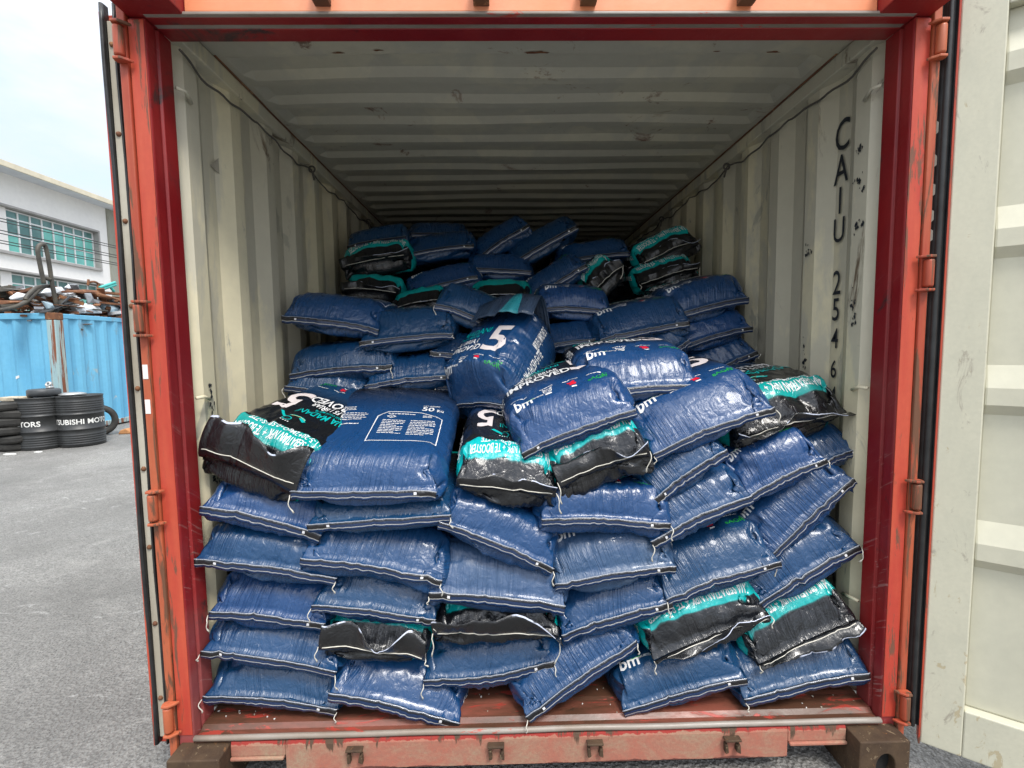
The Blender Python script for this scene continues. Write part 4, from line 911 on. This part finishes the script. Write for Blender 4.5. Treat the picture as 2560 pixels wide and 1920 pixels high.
# heap of small scrap inside it, plus the pieces one can tell apart
hb = MB(); hr = random.Random(9)
for i in range(900):
    x, y = BX-.12-hr.random()*2.2, BY+.15+hr.random()*4.5; z = BT-.22+hr.random()**1.2*(.42+.28*min(1, abs(x-BX)/.7)+.10*math.sin(1.7*y))
    ax = np.array([hr.gauss(0, 1), hr.gauss(0, 1), hr.gauss(0, .35)]); ax /= np.linalg.norm(ax); bx = np.cross(ax, (0, 0, 1)); bx /= np.linalg.norm(bx); cx = np.cross(ax, bx)
    l = hr.uniform(.08, .34); hb.obox((x, y, z), ax*l, bx*hr.uniform(.01, .07), cx*hr.uniform(.004, .03), hr.choice([0, 0, 0, 0, 1, 1, 2, 3, 4]))
o = hb.build('scrap_metal', ['rust', 'gunmetal', 'greyp', 'plast', 'white']); o['kind'] = 'stuff'; o['label'] = 'mixed rusty scrap metal heaped inside the blue container'
def zpt(zx, zy, X): return onX(zx/6.9125, 560+zy/6.9125, X)
def tubes(name, label, cat, paths, r, mat, X=-8.25):
    b = MB()
    for p in paths:
        q = [zpt(a, c, X-(d if len(z) > 0 else 0)) for a, c, *z in p for d in [z[0] if z else 0]]
        # smooth the path
        for _ in range(2):
            s = [q[0]]
            for i in range(len(q)-1): s += [q[i]*.75+q[i+1]*.25, q[i]*.25+q[i+1]*.75]
            q = s+[q[-1]]
        b.tube(q, r, 10)
    return tag(b.build(name, mat), label, cat)
def slab(name, label, cat, pts, X, th, mat, lean=.25, grp=None):
    b = MB(); P = [zpt(x, y, X) for x, y in pts]; c = sum(P)/len(P); P = [p+np.array([-(p[2]-c[2])*lean, 0, 0]) for p in P]; n = len(P)
    Q = [p+np.array([-th, 0, .0]) for p in P]; mid = c+np.array([.05, 0, 0]); 
    b.add(P+Q+[mid], [(i, (i+1) % n, n+(i+1) % n, n+i) for i in range(n)]+[tuple(range(n, 2*n))[::-1]]+[(i, (i+1) % n, 2*n) for i in range(n)])
    return tag(b.build(name, mat, None, .012), label, cat, grp)
tubes('bull_bar', 'dark tubular bull bar standing upright on the scrap above the blue corner', 'bull bar',
      [[(760, 1030), (690, 700), (640, 420), (700, 350), (770, 350), (800, 430), (850, 680), (900, 1050), (1000, 1500)], [(870, 960), (770, 930, .03)]], .034, 'gunmetal')
tubes('bumper_bar', 'bent dark bumper tube lying left of the upright bull bar', 'bumper bar', [[(0, 1490), (200, 1450), (440, 1360), (560, 1240), (720, 1080), (890, 1070)], [(440, 1310), (470, 1240), (620, 1100), (740, 1080)]], .036, 'gunmetal', -8.32)
for nm, lb, ct, pts, X, th, mt in (
    ('bumper_scrap', 'white car bumper piece resting on the blue container rim', 'bumper', [(1270, 1400), (1420, 1385), (1700, 1400), (1760, 1470), (1750, 1545), (1350, 1545)], -8.12, .10, 'white'),
    ('bonnet_scrap', 'pale car bonnet sheet in the scrap at the far right', 'bonnet', [(1750, 1390), (2000, 1410), (2150, 1460), (2150, 1560), (1790, 1500)], -8.2, .05, 'bgrey'),
    ('sheet_metal_scrap', 'white car panel right beside the upright bull bar', 'car panel', [(950, 1095), (1090, 1085), (1150, 1180), (1010, 1215), (955, 1190)], -8.45, .06, 'white'),
    ('sheet_metal_scrap', 'white car panel leaning highest in the middle of the scrap', 'car panel', [(1150, 1090), (1230, 1045), (1340, 1040), (1380, 1120), (1180, 1130)], -8.6, .06, 'white'),
    ('sheet_metal_scrap', 'white car panel framed by the bent bumper tube', 'car panel', [(735, 1190), (850, 1105), (890, 1130), (895, 1240), (850, 1260)], -8.42, .05, 'white'),
    ('sheet_metal_scrap', 'white sheet lying low at the left of the scrap', 'car panel', [(190, 1270), (350, 1180), (520, 1220), (430, 1310), (200, 1310)], -8.5, .05, 'white'),
    ('metal_plate', 'grey metal plate standing in the scrap with two holes', 'metal plate', [(1490, 1195), (1600, 1190), (1640, 1370), (1510, 1370)], -8.22, .03, 'greyp'),
    ('sheet_metal_scrap', 'blue grey door skin below the bent bumper tube', 'car door', [(770, 1330), (920, 1370), (945, 1470), (830, 1470)], -8.16, .05, 'bgrey'),
    ('roof_sheet', 'dark corrugated sheet lying at the far left of the scrap', 'metal sheet', [(0, 1095), (430, 1130), (440, 1150), (0, 1170)], -8.9, .5, 'gunmetal'),
    ('timber_plank', 'orange brown plank at the left edge of the scrap', 'plank', [(0, 1320), (430, 1325), (430, 1370), (0, 1390)], -8.35, .12, 'rust'),
    ('steel_beam', 'rusty beam lying across the right half of the scrap, the upper one', 'beam', [(1120, 1155), (1500, 1130), (2110, 1190), (2120, 1235), (1480, 1180), (1130, 1190)], -8.3, .09, 'rust'),
    ('steel_beam', 'rusty beam sloping down to the right, below the other beam', 'beam', [(1640, 1190), (1720, 1185), (2120, 1310), (2120, 1360), (1700, 1250)], -8.18, .09, 'rust')):
    slab(nm, lb, ct, pts, X, th, mt)
tubes('steel_bracket', 'turquoise steel bracket poking up at the right of the scrap', 'bracket', [[(1720, 1100), (1990, 1010)], [(1760, 1130), (2000, 1050)], [(1900, 1080), (1970, 1165)]], .028, 'teal', -8.3)
tubes('rusty_bracket', 'small rusty bracket sticking up left of the turquoise one', 'bracket', [[(1530, 960), (1520, 1060)], [(1520, 1010), (1640, 990), (1720, 1050)], [(1700, 1020), (1690, 1140)]], .022, 'rust', -8.35)

# drums
def drum(label, cx, cy, text, rot, h=.80, r=.292):
    root = thing('oil_drum', label, 'drum', (cx, cy, GZ), 'black oil drums by the blue container'); root.rotation_euler = (0, 0, rot)
    pf = [(0, 0), (r-.012, 0), (r, .012)]
    for z in (.05, .085, .12, .155, .19): pf += [(r, z-.012), (r+.006, z-.004), (r+.006, z+.004), (r, z+.012)]
    pf += [(r, .268), (r+.012, .275), (r+.012, .287), (r, .294), (r, .505), (r+.012, .512), (r+.012, .524), (r, .531)]
    for z in (.575, .61, .645, .68, .715): pf += [(r, z-.012), (r+.006, z-.004), (r+.006, z+.004), (r, z+.012)]
    pf += [(r, h-.02), (r+.008, h-.012), (r+.008, h), (r-.012, h), (r-.014, h-.02), (0, h-.02)]
    b = MB(); b.lathe(pf, (0, 0, 0), 48); b.build('drum_body', 'drum', root)
    v, f = text_mesh(text, .02); wd = 1.02; sz = wd/v[:, 0].max(); b = MB()
    b.add([((r+.0015)*math.sin((x*sz-wd/2)/r), -(r+.0015)*math.cos((x*sz-wd/2)/r), .365+y*sz*1.0) for x, y in v], f); b.build('painted_lettering', 'tag', root)
    return root
# lettering wraps round the drums and is cut by their edges
drum('front black oil drum with white lettering, below the rusty blue corner', -6.90, 6.20, 'MITSUBISHI MOTORS', R_(43))
drum('rear black oil drum squeezed between tyre stack and front drum', -7.33, 6.02, 'MITSUBISHI MOTORS', R_(-62))
# tyres
def tyre_bm(R=.30, wd=.19, rim=.19):
    b = MB(); p = []
    for q in np.linspace(0, 2*PI, 25): p.append(((R+rim)/2+(R-rim)/2*np.sign(math.cos(q))*abs(math.cos(q))**.75, wd/2*np.sign(math.sin(q))*abs(math.sin(q))**.8))
    b.lathe(p, (0, 0, 0), 40); return b
def tyre(label, loc, rot=(0, 0, 0), s=1., grp='old tyres stacked by the blue container'):
    global TY
    root = thing('used_tyre', label, 'tyre', loc, grp); root.rotation_euler = rot; root.scale = (s, s, s)
    if TY is None:
        a = tyre_bm().build('tyre_carcass', 'tyre', root)
        b = MB()
        for k in range(4): b.lathe([(.297, -.036+.024*k), (.3012, -.034+.024*k), (.3012, -.017+.024*k), (.297, -.015+.024*k)], (0, 0, 0), 40)
        c = b.build('tread', 'tyre', root); TY = (a, c)
    else:
        for q in TY:
            c = q.copy(); COL.objects.link(c); c.parent = root
    return root
TY = None
ordn = ['lowest', 'second from bottom', 'third from bottom', 'fourth from bottom', 'fifth from bottom', 'topmost']
tz = GZ+.062
for i in range(6):
    tyre(ordn[i]+' tyre of the stack left of the drums', (-7.62+.045*math.sin(i*2.1), 5.92+.045*math.cos(i*1.7), tz), (.05*math.sin(i*3), .05*math.cos(i*2+1), i), 1+.07*math.sin(i*5))
    tz += .124
    TYs = None
tz = GZ+.062
for i in range(5):
    tyre(ordn[i]+' tyre of the stack cut by the left picture edge', (-8.35+.03*math.sin(i), 5.85+.02*math.cos(i*2), tz), (.04*math.sin(i), 0, i*2), 1.); tz += .124
for o in [o for o in sc.objects if o.name.startswith('used_tyre')]: o.scale = (o.scale[0], o.scale[1], o.scale[2]*.64)
tyre('worn tyre standing upright right of the drums, open centre towards us', (-7.31, 7.02, GZ+.27), (R_(90), 0, R_(40)), .91)
b = MB(); b.prism([(-.20, -.10), (.15, -.13), (.22, .02), (.18, .10), (-.16, .12)], (-7.62, 5.92, GZ+.752), (1, 0, 0), (0, 1, 0), (0, 0, .06)); tag(b.build('rubble_slab', 'stone', None, .012), 'pale rubble slab lying on the topmost tyre', 'slab')
b = MB(); b.lathe([(0, 0), (.17, 0), (.20, .02), (.20, .10), (.18, .115), (0, .115)], (-7.30, 6.05, GZ+.802), 24); tag(b.build('plastic_cover', 'plast', None), 'dark plastic cover lying on the rear drum', 'cover')
b = MB(); b.lathe([(0, 0), (.17, 0), (.175, .02), (.11, .04), (0, .045)], (-7.0, 6.2, GZ+.802), 24); tag(b.build('wheel_trim', 'alu', None), 'pale round wheel trim lying on the front drum', 'wheel trim')
b = MB(); b.lathe([(.03+.018*math.cos(q), .022+.020*math.sin(q)) for q in np.linspace(0, 2*PI, 11)], (-7.25, 6.1, GZ+.975), 20, 0, (0.0, -.9, .44), (1, 0, 0)); b.lathe([(0, .0), (.05, .0), (.05, .035), (0, .04)], (-7.25, 6.1, GZ+.918), 20); tag(b.build('steel_pulley', 'alu', None), 'small steel pulley on top of the plastic cover', 'pulley')
b = MB(); b.prism([(-.10, 0), (.10, 0), (.13, .02), (.02, .10), (-.06, .07)], (-6.95, 7.1, GZ+.002), (1, .2, 0), (0, 0, 1), (0, .12, 0)); tag(b.build('orange_rag', 'orangerag', None, .015), 'crumpled orange rag on the asphalt beside the upright tyre', 'rag')
lr = random.Random(4)
for i, (x, y) in enumerate(((-7.7, 5.55), (-7.35, 5.5), (-7.05, 5.62))):
    b = MB(); a_ = lr.uniform(.03, .09); b.prism([(a_*math.cos(q)*lr.uniform(.6, 1.2), .5*a_*math.sin(q)*lr.uniform(.6, 1.2)) for q in np.linspace(0, 2*PI, 8)[:-1]], (x, y, GZ+.001), (1, 0, 0), (0, 1, 0), (0, 0, .012))
    tag(b.build('litter_scrap', 'tag'), ['white litter scrap nearest below the tyre stack', 'white litter scrap in front of the tyre stack', 'white litter scrap before the rear drum', 'white litter scrap before the front drum', 'white litter scrap alone out on the asphalt', 'white litter scrap midway on the asphalt'][i], 'litter')

# building
FX = -22.
bd = thing('factory_building', 'white two storey factory building with green tinted windows behind the scrap', 'building', (FX, 20, GZ))
def wall_with(y0, y1, z0, z1, holes):
    ys = sorted({y0, y1, *[h[0] for h in holes], *[h[1] for h in holes]}); zs = sorted({z0, z1, *[h[2] for h in holes], *[h[3] for h in holes]}); b = MB()
    for a, c in zip(ys[:-1], ys[1:]):
        for d, e in zip(zs[:-1], zs[1:]):
            if any(h[0] <= (a+c)/2 <= h[1] and h[2] <= (d+e)/2 <= h[3] for h in holes): continue
            b.add([(FX, a, d), (FX, c, d), (FX, c, e), (FX, a, e)], [(0, 1, 2, 3)])
    return b
holes = [(14.2, 25.35, 5.80, 7.75), (14.2, 25.35, 2.6, 4.92)]
b = wall_with(5, 26.0, GZ, 9.198, holes); ypart(b, 'wall', 'wallw', bd)
b = MB(); b.box(FX-9, FX-.42, 5, 26.0, GZ, 9.15); ypart(b, 'inner_wall', 'conc', bd)
for y0, y1, z0, z1 in holes:
    b = MB(); b.box(FX-.40, FX+.06, y1, y1+.10, z0-.12, z1+.10); b.box(FX-.40, FX+.06, y0-.10, y0, z0-.12, z1+.10); b.box(FX-.40, FX+.06, y0, y1, z1, z1+.10); b.box(FX-.40, FX+.12, y0, y1, z0-.14, z0)
    ypart(b, 'window_surround', 'trim', bd, .02)
b = MB(); b.box(FX-1.2, FX+.05, 26.0, 26.75, GZ, 9.195); ypart(b, 'column', 'conc', bd, .02)
b = MB(); b.prism([(.85, 9.20), (.85, 9.36), (-9.5, 10.7), (-9.5, 9.20)], (FX, 3, 0), (1, 0, 0), (0, 0, 1), (0, 25.0, 0)); ypart(b, 'roof', 'soffit', bd)
b = MB(); b.box(FX+.85, FX+.93, 3, 28.0, 9.18, 9.42); ypart(b, 'fascia', 'fascia', bd, .01)
wr = random.Random(6)
for y0, y1, nc in ((20.72, 25.30, 8), (15.2, 20.2, 8)):
    for z0, z1 in ((5.82, 7.72), (2.65, 4.88)):
        fr = MB(); ww = (y1-y0)/nc; X = FX-.26; h1 = z0+(z1-z0)*.42; h2 = z0+(z1-z0)*.80
        for i in range(nc+1): fr.box(X-.03, X+.03, y0+ww*i-.035, y0+ww*i+.035, z0, z1)
        for z in (z0+.03, h1, h2, z1-.03): fr.box(X-.025, X+.025, y0, y1, z-.03, z+.03)
        win = ypart(fr, 'window', 'frame', bd)
        for i in range(nc):
            for a, c in ((z0, h1), (h1, h2), (h2, z1)):
                g_ = MB(); yy0, yy1 = y0+ww*i+.035, y0+ww*(i+1)-.035; g_.add([(X-.01, yy0, a+.03), (X-.01, yy1, a+.03), (X-.01, yy1, c-.03), (X-.01, yy0, c-.03)], [(0, 1, 2, 3)])
                far = i >= nc//2
                o = ypart(g_, 'pane', wr.choice(['glassA', 'glassC', 'glassC', 'glassA'] if far else ['glassB', 'glassB', 'glassA']) if c < z1-.01 else 'glassB', bd); o.parent = win
for z0, z1 in ((5.81, 7.74), (2.61, 4.91)):
    b = MB(); b.box(FX-.30, FX-.16, 20.22, 20.70, z0, z1); ypart(b, 'pilaster', 'wallw', bd)
# overhead cables
for i, (z0, sg) in enumerate(((5.02, .16), (4.97, .10), (4.69, .16), (4.63, .12), (4.41, .15), (4.36, .11))):
    b = MB(); X = -14-.12*(i % 2)
    b.tube([(X, y, z0+.018*(y-12.3)-sg*math.sin(PI*(y+6)/48)+sg*.92) for y in np.linspace(-6, 42, 40)], .013, 6)
    tag(b.build('overhead_cable', 'wire'), 'thin black overhead cable, %s of the six crossing the white building' % ['highest', 'second highest', 'third highest', 'third lowest', 'second lowest', 'lowest'][i], 'cable', 'overhead cables')
# young tree glimpsed between hinge and door gasket on the right
def leaf_mat():
    k = NT('leaf'); oi = k.noise(k.coord(), 3, 4); k.col(k.mix(k.step(oi, .35, .65), (.055, .11, .015), (.16, .24, .03))); k.rough(.5); return k.m
M['leaf'] = leaf_mat(); M['bark'] = simple('bark', (.16, .12, .08), .9, 0, .3, 14, .5)
tr = thing('young_tree', 'leafy yellow-green tree glimpsed in the gap beside the right door', 'tree', (6.9, 6.6, GZ))
b = MB(); b.tube([(0, 0, 0), (.03, .02, .8), (-.03, 0, 1.7), (.05, 0, 2.8)], [.09, .075, .05, .02], 10)
for q in range(7): b.tube([(0, 0, .9+.25*q), (.35*math.cos(q*2.4), .35*math.sin(q*2.4), 1.3+.25*q), (.8*math.cos(q*2.4), .8*math.sin(q*2.4), 1.55+.26*q)], [.03, .02, .008], 6)
b.build('trunk', 'bark', tr)
b = MB(); lr = random.Random(2)
cl = [(lr.gauss(0, .6), lr.gauss(0, .6), lr.uniform(1.1, 3.5)) for _ in range(60)]
for i in range(5200):
    c = cl[i % 60]; p = np.array([c[0]+lr.gauss(0, .18), c[1]+lr.gauss(0, .18), c[2]+lr.gauss(0, .15)]); a_ = np.array([lr.gauss(0, 1), lr.gauss(0, 1), lr.gauss(0, .6)]); a_ /= np.linalg.norm(a_); n_ = np.cross(a_, (lr.gauss(0, 1), lr.gauss(0, 1), 1)); n_ /= np.linalg.norm(n_)
    l = lr.uniform(.035, .07); b.add([p-a_*l, p+n_*l*.45, p+a_*l, p-n_*l*.45], [(0, 1, 2, 3)])
b.build('crown', 'leaf', tr)
